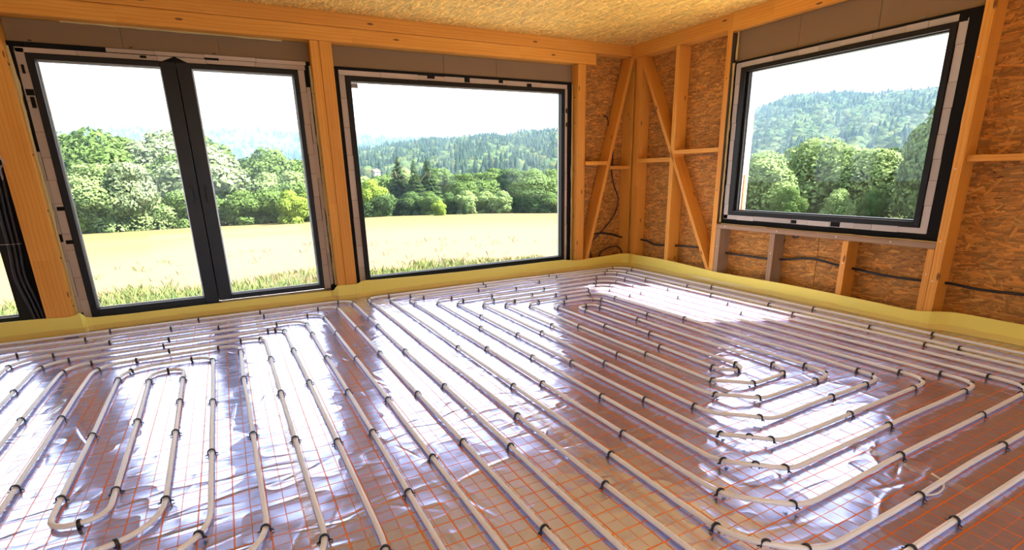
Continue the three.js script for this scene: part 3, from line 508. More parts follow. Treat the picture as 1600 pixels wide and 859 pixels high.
const leftNames = runNames(leftRuns, [
  [(z, x, m, L) => !z && L < 0.3, (x, z) => z, (n) => 'nested inner loop of the left-hand spiral'],
  [(z, x) => z && x > -5.6, (x) => -x, (n) => n + ' left-spiral pipe left of the twin post'],
  [(z, x) => z, (x) => -x, (n) => n + ' pipe left of the nested inner loop'],
  [(z, x, m) => !z && m < 2, (x, z) => z, (n) => n + ' left-hand pipe from the back wall'],
  [(z) => !z, (x, z) => z, (n) => n + ' near cross run of the left-hand spiral']]);
function placeClips(list, path, runs, runName, group) {
  const spots = [], count = new Map();
  for (const [x, z] of list) {
    let best = 1e9, k = 0; path.forEach((p, i) => { const d = (p.x - x) ** 2 + (p.z - z) ** 2; if (d < best) { best = d; k = i; } });
    if (best > 0.03) continue;
    const p = path[k]; let run = 0, near = 1e9;
    for (let i = 0; i < runs.length - 1; i++) { const [ax, az] = runs[i], [bx, bz] = runs[i + 1], t = clamp(((p.x - ax) * (bx - ax) + (p.z - az) * (bz - az)) / ((bx - ax) ** 2 + (bz - az) ** 2), 0, 1), d = Math.hypot(p.x - lerp(ax, bx, t), p.z - lerp(az, bz, t)); if (d < near) { near = d; run = i; } }
    spots.push({ k, p, run, key: runName[run][0], at: runName[run][1] ? p.z : p.x });
  }
  spots.sort((a, b) => (a.key < b.key ? -1 : a.key > b.key ? 1 : a.at - b.at));
  let first = null;
  for (const s of spots) {
    const n = (count.get(s.key) ?? 0) + 1; count.set(s.key, n);
    const a = path[Math.max(0, s.k - 1)], b = path[Math.min(path.length - 1, s.k + 1)];
    const o = first ? first.clone() : shadows(new THREE.Mesh(clipGeo, M.clip)); first ??= o;
    o.name = numbered('pipe_clip'); o.position.copy(s.p); o.rotation.y = Math.atan2(b.x - a.x, b.z - a.z) + (hash2(s.k, 3, 9) - 0.5) * 0.25; scene.add(o);
    tag(o, `black clip, ${ORD[n]} from the ${runName[s.run][1] ? 'back' : 'left'}, on the ${s.key}`, 'clip', group);
  }
}
placeClips(clipsRight, rightPath, rightRuns, rightNames, 'clips on the right-hand pipe spiral');
placeClips(clipsLeft, leftPath, leftRuns, leftNames, 'clips on the left-hand pipe spiral');

// ---------------------------------------------------------------- cables and small loose pieces
function cable(label, pts, r, mat = M.cable, ribbed = true, name = 'conduit') {
  return solid(name, tube(pts.map((p) => V(...p)), ribbed ? (s) => r * (1 + 0.09 * Math.sin(s * 900)) : r, 10, ribbed ? 0.0025 : 0.02), mat, label, name === 'conduit' ? 'conduit' : 'cable');
}
const xc = 0.2;
cable('black conduit running low through the studs from the corner to the right image edge', [[-0.47, 0.43, -0.25], [-0.37, 0.468, -0.25], [-0.25, 0.472, -0.25], [-0.07, 0.44, -0.25], [0.13, 0.38, -0.22], [0.19, 0.376, -0.08], [xc, 0.376, 0.05], [xc, 0.37, 0.21], [xc, 0.338, 0.35], [xc, 0.34, 0.53], [xc, 0.361, 0.8], [xc, 0.379, 1.2], [xc, 0.36, 1.68], [xc, 0.362, 1.92], [xc, 0.363, 2.15], [xc, 0.386, 2.39], [xc, 0.43, 2.68], [xc, 0.4, 2.93], [xc, 0.384, 3.14], [xc, 0.365, 3.4], [xc, 0.366, 3.66], [xc, 0.377, 3.89], [xc, 0.363, 4.08], [xc, 0.373, 4.4], [xc, 0.37, 5.2], [xc, 0.38, 6.6]], 0.0115);
cable('thin black cable hanging in a curve through the cross piece beside the corner', [[-0.06, 1.74, -0.27], [-0.075, 1.68, -0.26], [-0.088, 1.42, -0.25], [-0.096, 1.33, -0.25], [-0.04, 1.12, -0.25], [0.03, 0.98, -0.25], [0.036, 0.9, -0.25], [-0.025, 0.727, -0.25], [-0.252, 0.51, -0.235], [-0.42, 0.38, -0.23], [-0.466, 0.294, -0.23], [-0.45, 0.15, -0.23], [-0.45, 0.02, -0.22]], 0.0085, M.cable, false, 'cable');
cable('short black cable end sticking out high behind the leaning brace', [[-0.22, 2.08, -0.308], [-0.195, 2.06, -0.27], [-0.178, 2.0, -0.26], [-0.176, 1.95, -0.262]], 0.008, M.cable, false, 'cable');
cable('black cable loop lying low behind the yellow strip at the corner post', [[-0.28, 0.1, -0.25], [-0.26, 0.19, -0.25], [-0.17, 0.23, -0.25], [-0.05, 0.255, -0.25], [0.06, 0.245, -0.25], [0.1, 0.19, -0.22], [0.1, 0.08, -0.2]], 0.009, M.cable, false, 'cable');
cable('black conduit stub in the second bay under the square window', [[0.248, 0.64, 2.4], [0.2, 0.625, 2.45], [0.17, 0.645, 2.52]], 0.009, M.cable, false, 'cable');
for (const [k, label] of [[0, 'black corrugated conduit nearest the orange post at the left edge'], [1, 'black corrugated conduit hanging in the middle of the left door frame bundle'], [2, 'black corrugated conduit farthest left before the cut-off door']])
  cable(label, [[-6.676 - 0.033 * k, 1.47 - 0.03 * k, -0.175], [-6.69 - 0.036 * k, 1.1, -0.165], [-6.7 - 0.034 * k, 0.8, -0.17], [-6.716 - 0.033 * k, 0.56, -0.165], [-6.69 - 0.034 * k, 0.36, -0.17], [-6.67 - 0.031 * k, 0.16, -0.175], [-6.67 - 0.031 * k, 0.01, -0.18]], 0.0125);
cable('pale pink cable hanging at the upper left over the conduits', [[-6.69, 2.3, -0.2], [-6.665, 1.9, -0.16], [-6.657, 1.7, -0.135], [-6.65, 1.6, -0.115], [-6.62, 1.52, -0.11]], 0.008, std({ color: lin(0.6, 0.42, 0.34), roughness: 0.5 }), false, 'cable');
cable('grey cable end curling beside the pale pink cable', [[-6.68, 1.38, -0.17], [-6.675, 1.46, -0.15], [-6.662, 1.49, -0.125], [-6.64, 1.505, -0.112]], 0.008, std({ color: lin(0.28, 0.27, 0.26), roughness: 0.5 }), false, 'cable');
solid('tie_wire', tube([V(-6.86, 0.853, -0.15), V(-6.7, 0.85, -0.143), V(-6.67, 0.852, -0.14)], 0.0022, 5, 0.05), std({ color: lin(0.5, 0.42, 0.38), roughness: 0.5 }), 'thin pale wire sticking out sideways from the black conduits', 'wire');
solid('plastic_strip', box(-6.53, -6.42, 0.0025, 0.016, -0.022, -0.004, 'x', 0.002), M.clip, 'small flat black plastic piece by the outermost pipe under the orange post', 'plastic piece');
solid('plastic_offcut', tube([V(-2.66, 0.008, 5.06), V(-2.58, 0.005, 5.085), V(-2.5, 0.006, 5.075), V(-2.455, 0.01, 5.045), V(-2.45, 0.018, 5.005)], 0.0042, 6, 0.02), std({ color: lin(0.85, 0.83, 0.78), roughness: 0.35 }), 'curved white plastic offcut lying beside a pipe at the lower right', 'offcut');

// ---------------------------------------------------------------- outdoors: meadow, trees, hills
const OX = -5, OZ = 6; // the middle that bearings and distances are counted from
const bearing = (x, z) => Math.atan2(x - OX, -(z - OZ)) * 180 / Math.PI;
const spot = (az, r) => [OX + r * Math.sin(az * Math.PI / 180), OZ - r * Math.cos(az * Math.PI / 180)];
function ground(x, z) {
  const r = Math.hypot(x - OX, z - OZ), az = bearing(x, z), s = lerp(0.047, 0.029, smooth(az, 36, 50));
  return -0.36 - s * Math.max(0, Math.min(r, 110) - 6) + 0.05 * Math.min(1, r / 40) * (vnoise(x * 0.12 + 50, z * 0.12 + 50, 71) - 0.5) * 4;
}
{
  const tex = canvasTex(1024, 1024, (g, w, h) => {
    const R = rng(91); g.fillStyle = 'rgb(122,109,90)'; g.fillRect(0, 0, w, h);
    for (let i = 0; i < 26000; i++) { const k = R(), x = R() * w, y = R() * h; g.strokeStyle = k < 0.62 ? `rgba(${126 + 18 * R() | 0},${110 + 18 * R() | 0},${90 + 18 * R() | 0},0.5)` : k < 0.84 ? `rgba(${108 + 18 * R() | 0},${108 + 14 * R() | 0},${72 + 14 * R() | 0},0.5)` : `rgba(${140 + 14 * R() | 0},${112 + 14 * R() | 0},${88 + 14 * R() | 0},0.45)`; g.lineWidth = 1 + 2 * R(); g.beginPath(); g.moveTo(x, y); g.lineTo(x + (R() - 0.5) * 12, y - 4 - 14 * R()); g.stroke(); }
  });
  tex.repeat.set(1 / 7, 1 / 7);
  const rs = [0, 3, 6, 8, 10, 12, 14, 17, 20, 24, 28, 32, 36, 40, 45, 50, 55, 60, 70, 85, 110, 160, 260], NA = 144, pos = [], uv = [], col = [], idx = [];
  rs.forEach((r, i) => { for (let k = 0; k <= NA; k++) {
    const az = k / NA * 360, [x, z] = spot(az, r), y = ground(x, z); pos.push(x, y, z); uv.push(x, z);
    const far = smooth(r, 22, 38), b = ((az + 180) % 360) - 180, n = vnoise(x * 0.1 + 9, z * 0.1 + 9, 81), side = smooth(b, 38, 48) * (1 - smooth(b, 110, 130));
    const gr = clamp(far * 0.75 + 0.5 * smooth(n, 0.55, 0.8) + (1 - smooth(r, 9, 14)) * 0.35, 0, 1);
    let c = [lerp(0.6, 0.42, gr), lerp(0.54, 0.46, gr), lerp(0.54, 0.3, gr)];
    if (side > 0) c = c.map((v, q) => lerp(v, [0.1, 0.19, 0.06][q], side * smooth(r, 6, 11)));
    col.push(...c);
  } });
  for (let i = 0; i < rs.length - 1; i++) for (let k = 0; k < NA; k++) { const a = i * (NA + 1) + k, b = a + NA + 1; idx.push(a, a + 1, b, b, a + 1, b + 1); }
  const g = new THREE.BufferGeometry(); g.setAttribute('position', new THREE.Float32BufferAttribute(pos, 3)); g.setAttribute('uv', new THREE.Float32BufferAttribute(uv, 2)); g.setAttribute('color', new THREE.Float32BufferAttribute(col, 3)); g.setIndex(idx); g.computeVertexNormals();
  struct('field', g, new THREE.MeshPhysicalMaterial({ map: tex, vertexColors: true, specularIntensity: 0.1, roughness: 1, side: THREE.DoubleSide }), 'dry summer meadow with greener patches outside the windows');
}
{ // standing grass near the house, nobody could count it
  const R = rng(61), pos = [], nor = [], idx = [];
  for (let b = 0; b < 7; b++) {
    const a = R() * 6.28, d = 0.05 * R(), h = 0.03 + 0.07 * R(), lean = 0.015 + 0.04 * R(), w = 0.0022, x = Math.cos(a) * d, z = Math.sin(a) * d, k = pos.length / 3, ca = Math.cos(a), sa = Math.sin(a);
    pos.push(x - sa * w, 0, z + ca * w, x + sa * w, 0, z - ca * w, x + ca * lean * 0.4 + sa * w * 0.7, h * 0.6, z + sa * lean * 0.4 - ca * w * 0.7, x + ca * lean, h, z + sa * lean);  idx.push(k, k + 1, k + 2, k, k + 2, k + 3);
  }
  const g = new THREE.BufferGeometry(); g.setAttribute('position', new THREE.Float32BufferAttribute(pos, 3)); void nor; g.setIndex(idx); g.computeVertexNormals();
  const N = 45000, im = new THREE.InstancedMesh(g, new THREE.MeshPhysicalMaterial({ color: lin(0.85, 0.85, 0.85), roughness: 0.9, specularIntensity: 0.1, side: THREE.DoubleSide }), N), m = new THREE.Matrix4(), q = new THREE.Quaternion(), c = new THREE.Color(), up = V(0, 1, 0);
  for (let i = 0; i < N; i++) {
    const r = 8.4 + 12 * Math.pow(R(), 2), az = -19 + 55 * R(), [x, z] = spot(az, r), t = R(); let s = (0.6 + 0.9 * R()) * (1 + r / 30);
    q.setFromAxisAngle(up, R() * 6.28); m.compose(V(x, ground(x, z) - 0.01, z), q, V(s, s * (r < 12 ? 1.1 : 0.8), s)); im.setMatrixAt(i, m);
    const green = 0.62 * (1 - smooth(r + 2.4 * vnoise(x * 0.8, z * 0.8, 45), 9.8, 13.2)) + 0.006 + (r < 12.5 ? 0.5 : 0) * (vnoise(x * 0.9, z * 0.9, 44) - 0.5);
    if (t > green && t > green) s *= 0.01; m.compose(V(x, ground(x, z) - 0.01, z), q, V(s, s * (r < 12 ? 1.1 : 0.8), s)); im.setMatrixAt(i, m);
    if (t < green) c.setRGB(0.1 + 0.06 * R(), 0.135 + 0.06 * R(), 0.045 + 0.03 * R()); else c.setRGB(0.18 + 0.05 * R(), 0.15 + 0.04 * R(), 0.11 + 0.03 * R());
    im.setColorAt(i, c);
  }
  im.name = 'meadow_grass'; shadows(im); scene.add(im); tag(im, 'standing dry and green grass of the meadow in front of the windows', 'grass', null, 'stuff');
}
// a crown is a few thousand small leaf sprays scattered over overlapping masses
function crownGeo(seed, masses, count, size, opts = {}) {
  const R = rng(seed), pos = [], nor = [], col = [], total = masses.reduce((s, m) => s + m[3] * m[3], 0), n = new THREE.Vector3(), a = new THREE.Vector3(), b = new THREE.Vector3(), p = new THREE.Vector3();
  for (let i = 0; i < count; i++) {
    let w = R() * total, mass = masses[0]; for (const m of masses) { w -= m[3] * m[3]; if (w <= 0) { mass = m; break; } }
    n.set(R() * 2 - 1, R() * 2 - 1, R() * 2 - 1).normalize();
    const rad = mass[3] * (0.62 + 0.45 * Math.pow(R(), 0.5)), ys = mass[4] ?? 0.85;
    p.set(mass[0] + n.x * rad, mass[1] + n.y * rad * ys, mass[2] + n.z * rad); if (p.y < 0.05) p.y = 0.05 + R() * 0.3;
    const s = size * (0.55 + 0.9 * R());
    a.set(R() - 0.5, (R() - 0.5) * 0.7 - (opts.droop ?? 0), R() - 0.5).normalize(); const tilt = V(R() - 0.5, R() - 0.5, R() - 0.5).multiplyScalar(1.3).add(n).normalize(); b.crossVectors(tilt, a).normalize(); a.crossVectors(b, tilt).normalize();
    const t = 0.7 + 0.6 * R(), bend = n.clone().multiplyScalar(s * 0.18);
    const q = [p.clone().addScaledVector(a, -s * 0.5), p.clone().addScaledVector(b, s * 0.3).add(bend), p.clone().addScaledVector(a, s * 0.55), p.clone().addScaledVector(b, -s * 0.3).add(bend)];
    const fn = new THREE.Vector3().subVectors(q[1], q[0]).cross(new THREE.Vector3().subVectors(q[2], q[0])).normalize(), out = fn.dot(n) >= 0; if (!out) fn.negate();
    const nn = fn.multiplyScalar(0.6).addScaledVector(n, 0.6).addScaledVector(V(0, 1, 0), 0.15).normalize();
    for (const k of out ? [0, 1, 2, 0, 2, 3] : [0, 2, 1, 0, 3, 2]) { pos.push(q[k].x, q[k].y, q[k].z); nor.push(nn.x, nn.y, nn.z); col.push(t * (0.92 + 0.2 * (opts.warm ?? 0.4) * R()), t, t * (0.85 + 0.2 * R())); }
  }
  const g = new THREE.BufferGeometry(); g.setAttribute('position', new THREE.Float32BufferAttribute(pos, 3)); g.setAttribute('normal', new THREE.Float32BufferAttribute(nor, 3)); g.setAttribute('color', new THREE.Float32BufferAttribute(col, 3));
  return g;
}
function broadMasses(seed, h, rx, bottom = 0.18) { // height 1-unit recipe scaled: leafy domes round a core
  const R = rng(seed), m = [[0, h * 0.55, 0, Math.min(rx, h * 0.42) * 0.95]];
  for (let i = 0; i < 11; i++) { const a = i / 11 * 6.28 + R(), y = h * (bottom + 0.72 * R()), f = 1 - Math.abs(y / h - 0.5) * 1.1, r = rx * (0.3 + 0.22 * R()); m.push([Math.cos(a) * rx * 0.62 * f, y, Math.sin(a) * rx * 0.62 * f, r]); }
  m.push([0, h * 0.84, 0, rx * 0.42], [rx * 0.2, h * 0.76, 0.1, rx * 0.4]);
  return m;
}
function coniferGeo(seed, h, rx, count) {
  const R = rng(seed), pos = [], nor = [], col = [];
  for (let i = 0; i < count; i++) {
    const f = 1 - Math.sqrt(R()), y = h * (0.08 + 0.92 * f), whorl = 0.82 + 0.3 * Math.abs(Math.sin(f * 42)), rr = rx * (1 - f) * whorl * (0.35 + 0.65 * Math.sqrt(R())), a = R() * 6.283, s = (0.26 + 0.3 * (1 - f)) * (0.7 + 0.5 * R()) * rx * 0.42;
    const d = V(Math.cos(a), -0.32, Math.sin(a)), side = V(-Math.sin(a), 0, Math.cos(a)), p = V(d.x * rr, y, d.z * rr), t = 0.65 + 0.6 * R();
    const q = [p.clone().addScaledVector(d, -s * 0.6), p.clone().addScaledVector(side, s * 0.33), p.clone().addScaledVector(d, s * 0.8), p.clone().addScaledVector(side, -s * 0.33)];
    const fy = (q[1].z - q[0].z) * (q[2].x - q[0].x) - (q[1].x - q[0].x) * (q[2].z - q[0].z) > 0, nn = V(d.x, 0.7 + 0.4 * (R() - 0.5), d.z).normalize();
    for (const k of fy ? [0, 1, 2, 0, 2, 3] : [0, 2, 1, 0, 3, 2]) { pos.push(q[k].x, q[k].y, q[k].z); nor.push(nn.x, nn.y, nn.z); col.push(t, t, t * 0.95); }
  }
  const g = new THREE.BufferGeometry(); g.setAttribute('position', new THREE.Float32BufferAttribute(pos, 3)); g.setAttribute('normal', new THREE.Float32BufferAttribute(nor, 3)); g.setAttribute('color', new THREE.Float32BufferAttribute(col, 3));
  return g;
}
const leafMat = (r, g, b) => new THREE.MeshPhysicalMaterial({ color: lin(r, g, b), vertexColors: true, roughness: 0.95, transmission: 0.3, thickness: 0, specularIntensity: 0.08, side: THREE.DoubleSide });
const L = { pale: leafMat(0.145, 0.204, 0.076), mid: leafMat(0.072, 0.117, 0.032), deep: leafMat(0.042, 0.075, 0.023), yellow: leafMat(0.145, 0.209, 0.031), silver: leafMat(0.164, 0.209, 0.109), spruce: leafMat(0.025, 0.048, 0.021) };
const bark = std({ color: lin(0.16, 0.12, 0.085), roughness: 0.95 });
const crowns = { // unit trees: 10 m tall, scaled when planted
  a: crownGeo(1, broadMasses(1, 10, 3.9), 9000, 0.4), b: crownGeo(2, broadMasses(2, 10, 3.3), 8500, 0.4), c: crownGeo(3, broadMasses(3, 10, 4.4, 0.1), 10000, 0.42), d: crownGeo(4, broadMasses(4, 10, 3.0), 8000, 0.38, { droop: 0.4 }),
  round: crownGeo(5, broadMasses(5, 10, 5.6, 0.06), 9000, 0.6), wide: crownGeo(6, broadMasses(6, 10, 8, 0.04), 10000, 0.7), fineA: crownGeo(7, broadMasses(7, 10, 6.5, 0.05), 14000, 0.45), fineB: crownGeo(8, broadMasses(8, 10, 5.2, 0.05), 14000, 0.42, { droop: 0.3 }),
  fir: coniferGeo(9, 10, 2.6, 3400), fir2: coniferGeo(10, 10, 2.1, 3000),
};
const trunkGeo = merged([new THREE.CylinderGeometry(0.14, 0.3, 6.5, 8).translate(0, 3.2, 0), new THREE.CylinderGeometry(0.07, 0.12, 3, 6).rotateZ(0.6).translate(-0.8, 6, 0), new THREE.CylinderGeometry(0.07, 0.12, 3, 6).rotateZ(-0.55).translate(0.8, 5.6, 0.2)]);
const plants = new Map();
function plant(kind, crown, mat, az, r, top, label, group, wide = 1, turn = 0) { // top: tangent of the elevation its tip reaches, seen from the room
  const [x, z] = spot(az, r), y = ground(x, z) - 0.1, h = Math.max(0.8, 1.35 + top * r - y), key = kind + crown + mat;
  let o = plants.get(key);
  if (!o) {
    o = new THREE.Group(); o.name = kind; part(o, 'foliage', crowns[crown], L[mat], null, 'stuff');
    if (kind !== 'bush') part(o, 'trunk', trunkGeo, bark); plants.set(key, o);
  } else o = o.clone();
  o.name = numbered(kind); o.position.set(x, y, z); o.rotation.y = turn || (az * 12.7 % 6.28); o.scale.set(h / 10 * wide, h / 10, h / 10 * wide); scene.add(o);
  return tag(o, label, kind === 'bush' ? 'bush' : 'tree', group);
}
{
  const R = rng(17), pick = (l) => l[(R() * l.length) | 0];
  const gF = 'trees of the forest edge', lF = 'leafy tree in the dense forest edge behind the meadow, left of the wide window';
  for (let az = -20.5, i = 0; az < -0.6; az += 1.9 + 0.8 * R(), i++) plant('tree', pick(['a', 'b', 'c', 'd']), pick(['mid', 'mid', 'pale', 'silver', 'deep']), az, 74 + 14 * R(), 0.062 + 0.018 * R(), lF, gF, 1.0 + 0.25 * R());
  for (let az = -20; az < 10.5; az += 2.0 + 0.7 * R()) plant('tree', pick(['a', 'c', 'round', 'd']), pick(['mid', 'pale', 'pale', 'silver', 'mid']), az, 61 + 8 * R(), az < 0 ? 0.018 + 0.03 * R() : 0.008 + 0.018 * R(), lF, gF, 1.1 + 0.3 * R());
  for (let az = -0.3; az < 10.5; az += 2.2 + 0.8 * R()) plant('tree', pick(['a', 'b', 'c']), pick(['mid', 'deep', 'mid', 'pale']), az, 74 + 12 * R(), 0.03 + 0.016 * R(), lF, gF, 1.05 + 0.2 * R());
  const gB = 'bushes along the far side of the meadow', lB = 'green bush in the hedge along the far side of the meadow';
  for (let az = -20; az < 10.5; az += 2.1 + 0.8 * R()) plant('bush', pick(['round', 'wide']), pick(['mid', 'pale', 'mid', 'yellow']), az, 55 + 3 * R(), -0.026 + 0.016 * R(), lB, gB, 0.95 + 0.3 * R());
  for (let az = 11; az < 35; az += 1.5 + 0.6 * R()) plant('bush', pick(['round', 'wide', 'round']), pick(['mid', 'pale', 'deep', 'mid']), az, 55 + 3 * R(), -0.042 + 0.012 * R(), lB, gB, 1.0 + 0.4 * R());
  const gM = 'trees behind the hedge in the wide window', lM = 'leafy tree behind the hedge, standing in the view of the wide window';
  for (let az = 10.6; az < 35; az += 1.55 + 0.6 * R()) plant('tree', pick(['a', 'c', 'b']), pick(['mid', 'deep', 'mid', 'pale']), az, 68 + 10 * R(), -0.004 + 0.018 * R(), lM, gM, 1.1 + 0.3 * R());
  // the ones that stand out
  plant('tree', 'c', 'mid', 4.3, 66, 0.05, 'big round dark green tree in the right leaf of the double door', null, 1.15);
  plant('bush', 'round', 'yellow', 5.6, 52, -0.022, 'round bright green bush by the right edge of the double door', null, 0.95);
  plant('tree', 'd', 'silver', -7.2, 57, 0.03, 'pale silvery tree leaning out in the left leaf of the double door', null, 1.2);
  plant('tree', 'a', 'pale', -9.8, 58, 0.028, 'pale green tree at the meadow edge, left part of the double door', null, 1.2);
  plant('tree', 'round', 'yellow', 13.5, 56, -0.008, 'light green tree at the left edge of the wide window', null, 0.85);
  plant('conifer', 'fir', 'spruce', 16.4, 66, 0.036, 'tall dark spruce, leftmost of the conifers in the wide window', null, 1.25);
  plant('conifer', 'fir2', 'deep', 18.0, 64, 0.03, 'slender olive green conifer right beside the tall spruce', null, 1.3);
  plant('conifer', 'fir', 'deep', 19.4, 67, 0.034, 'third conifer from the left in the wide window', null, 1.2);
  plant('conifer', 'fir2', 'spruce', 21.2, 70, 0.014, 'small dark conifer, rightmost of the group in the wide window', null, 1.2);
  plant('bush', 'round', 'yellow', 20.3, 52, -0.046, 'yellow green bush in front of the conifers', null, 1.0);
  plant('bush', 'fineB', 'deep', 23.1, 53, -0.05, 'narrow dark shrub right of the yellow green bush', null, 0.5);
  plant('tree', 'a', 'mid', 22.8, 60, 0.002, 'bright green tree in the middle of the wide window', null, 1.1);
  plant('tree', 'c', 'mid', 30.4, 58, 0.004, 'broad bluish green tree at the right side of the wide window', null, 1.35);
  // beyond the square window
  plant('tree', 'fineA', 'pale', 53.0, 29, 0.016, 'rounded pale tree at the left of the square window', null, 1.2);
  plant('tree', 'fineA', 'pale', 57.4, 31, 0.034, 'largest rounded pale tree in the middle of the square window', null, 1.25, 2.1);
  plant('tree', 'fineB', 'pale', 61.8, 29, 0.02, 'rounded light green tree right of the middle of the square window', null, 1.3);
  plant('tree', 'fineB', 'pale', 66.6, 27, 0.088, 'tall feathery tree rising along the right edge of the square window', null, 0.75);
  plant('tree', 'fineB', 'pale', 65.2, 36, 0.03, 'mid-height tree left of the tall feathery one', null, 0.8, 1.2);
  plant('tree', 'b', 'deep', 62.8, 55, 0.024, 'small dark tree far behind the rounded trees of the square window', null, 1.1);
  plant('bush', 'fineA', 'mid', 55.3, 26, -0.035, 'low leafy bush before the rounded trees, left part of the square window', null, 0.8);
  plant('bush', 'fineA', 'pale', 59.4, 25, -0.04, 'pale bush low in the middle of the square window', null, 0.9);
  plant('bush', 'fineB', 'mid', 62.0, 27, -0.04, 'mid green bush at the edge of the lawn below the square window trees', null, 0.9);
  plant('bush', 'wide', 'deep', 65.8, 40, -0.022, 'dark hedge bush beyond the lawn at the lower right of the square window', null, 0.9);
  plant('bush', 'wide', 'mid', 49.0, 30, -0.01, 'bush hidden mostly by the left frame of the square window', null, 0.9);
}
struct('path', box(25.5, 29.5, -1.2, -1.17, -9.2, -7.9, 'x', 0.002), std({ color: lin(0.35, 0.34, 0.32), roughness: 0.9 }), 'pale gravel path on the lawn beyond the square window');
const gravel = std({ color: lin(0.6, 0.58, 0.54), roughness: 1 });
struct('gravel_1', box(-12, 4.2, -0.5, -0.315, -2.5, -0.45, 'x', 0), gravel, 'pale gravel strip along the house below the glass doors');
struct('gravel_2', box(0.31, 4.2, -0.5, -0.315, -0.449, 9, 'x', 0), gravel, 'pale gravel strip outside the right wall');
struct('terrace', box(-10, 0.3, -0.5, -0.31, 8.16, 14, 'x', 0), gravel, 'pale terrace behind the camera');
// wooded hills
function hill(name, label, az0, az1, r0, r1, top, clearings, y0 = -7) {
  const NA = 180, NR = 70, col = [], pos = [], idx = [], P = (a, t) => { const az = lerp(az0, az1, a), r = lerp(r0, r1, t), [x, z] = spot(az, r), crest = top(az) * r1 + 1.35, f = smooth(t, 0, 1) * 0.55 + 0.45 * t; return [x, lerp(y0, crest, f) + (t > 0.02 && t < 0.98 ? r1 * 0.006 * (vnoise(az * 0.9, t * 7, 33) - 0.5) : 0), z]; };
  for (let j = 0; j <= NR; j++) for (let i = 0; i <= NA; i++) { pos.push(...P(i / NA, j / NR)); const m = clearings.some(([ca, ct, ra, rt]) => ((i / NA - ca) / ra) ** 2 + ((j / NR - ct) / rt) ** 2 < 1); col.push(...(m ? [0.11, 0.11, 0.05] : [0.022, 0.038, 0.014])); }
  for (let i = 0; i <= NA; i++) { const [x, , z] = P(i / NA, 1), [ox, oz] = [x - OX, z - OZ]; pos.push(OX + ox * 1.3, y0, OZ + oz * 1.3); col.push(0.022, 0.038, 0.014); }
  for (let j = 0; j <= NR; j++) for (let i = 0; i < NA; i++) { const a = j * (NA + 1) + i, b = a + NA + 1; idx.push(a, a + 1, b, b, a + 1, b + 1); }
  const g = new THREE.BufferGeometry(); g.setAttribute('position', new THREE.Float32BufferAttribute(pos, 3)); g.setAttribute('color', new THREE.Float32BufferAttribute(col, 3)); g.setIndex(idx); g.computeVertexNormals();
  struct(name, g, new THREE.MeshPhysicalMaterial({ vertexColors: true, specularIntensity: 0.1, roughness: 1, side: THREE.DoubleSide }), label);
  return P;
}
function blobGeo(seed) { const g = new THREE.IcosahedronGeometry(1, 1), p = g.attributes.position; for (let i = 0; i < p.count; i++) { const v = V(p.getX(i), p.getY(i), p.getZ(i)), k = 0.8 + 0.4 * vnoise(v.x * 2 + 9, v.y * 2 + v.z * 2 + 9, seed); p.setXYZ(i, v.x * k, (v.y * k + 0.9) * 0.8, v.z * k); } g.computeVertexNormals(); return g; }
const cone3 = merged([new THREE.ConeGeometry(0.75, 1.1, 7).translate(0, 0.75, 0), new THREE.ConeGeometry(0.55, 1.0, 7).translate(0, 1.35, 0), new THREE.ConeGeometry(0.34, 0.9, 7).translate(0, 1.95, 0)]); cone3.deleteAttribute('uv');
const forestMat = new THREE.MeshPhysicalMaterial({ color: 0xffffff, roughness: 1, specularIntensity: 0.1 });
function forest(label, P, n, size, seed, conifers, clearings) {
  const R = rng(seed), m = new THREE.Matrix4(), q = new THREE.Quaternion(), c = new THREE.Color(), up = V(0, 1, 0);
  for (const [geo, share, name, isCone] of [[blobGeo(seed), 1 - conifers, 'forest', false], [cone3, conifers, 'conifer_forest', true]]) {
    const list = []; let tries = 0;
    while (list.length < n * share && tries++ < n * 6) {
      const a = R(), t = Math.pow(R(), 0.75); if (clearings.some(([ca, ct, ra, rt]) => ((a - ca) / ra) ** 2 + ((t - ct) / rt) ** 2 < 1)) continue;
      if (vnoise(a * 30, t * 14, seed + 5) < 0.5 === isCone && R() < 0.75) continue;
      list.push([a, t]);
    }
    const im = new THREE.InstancedMesh(geo, forestMat, list.length);
    list.forEach(([a, t], i) => { const [x, y, z] = P(a, t), s = size * (0.6 + 0.75 * R()); q.setFromAxisAngle(up, R() * 6.28); m.compose(V(x, y - s * 0.25, z), q, V(s, s * (0.85 + 0.4 * R()), s)); im.setMatrixAt(i, m); const k = 0.7 + 0.6 * R(); if (isCone) c.setRGB(0.012 * k, 0.023 * k, 0.014 * k); else c.setRGB((0.026 + 0.018 * R()) * k, 0.05 * k, 0.017 * k); im.setColorAt(i, c); });
    im.name = numbered(name); shadows(im); scene.add(im); tag(im, (isCone ? 'dark conifer woods ' : 'broadleaf woods ') + label, 'woods', null, 'stuff');
  }
}
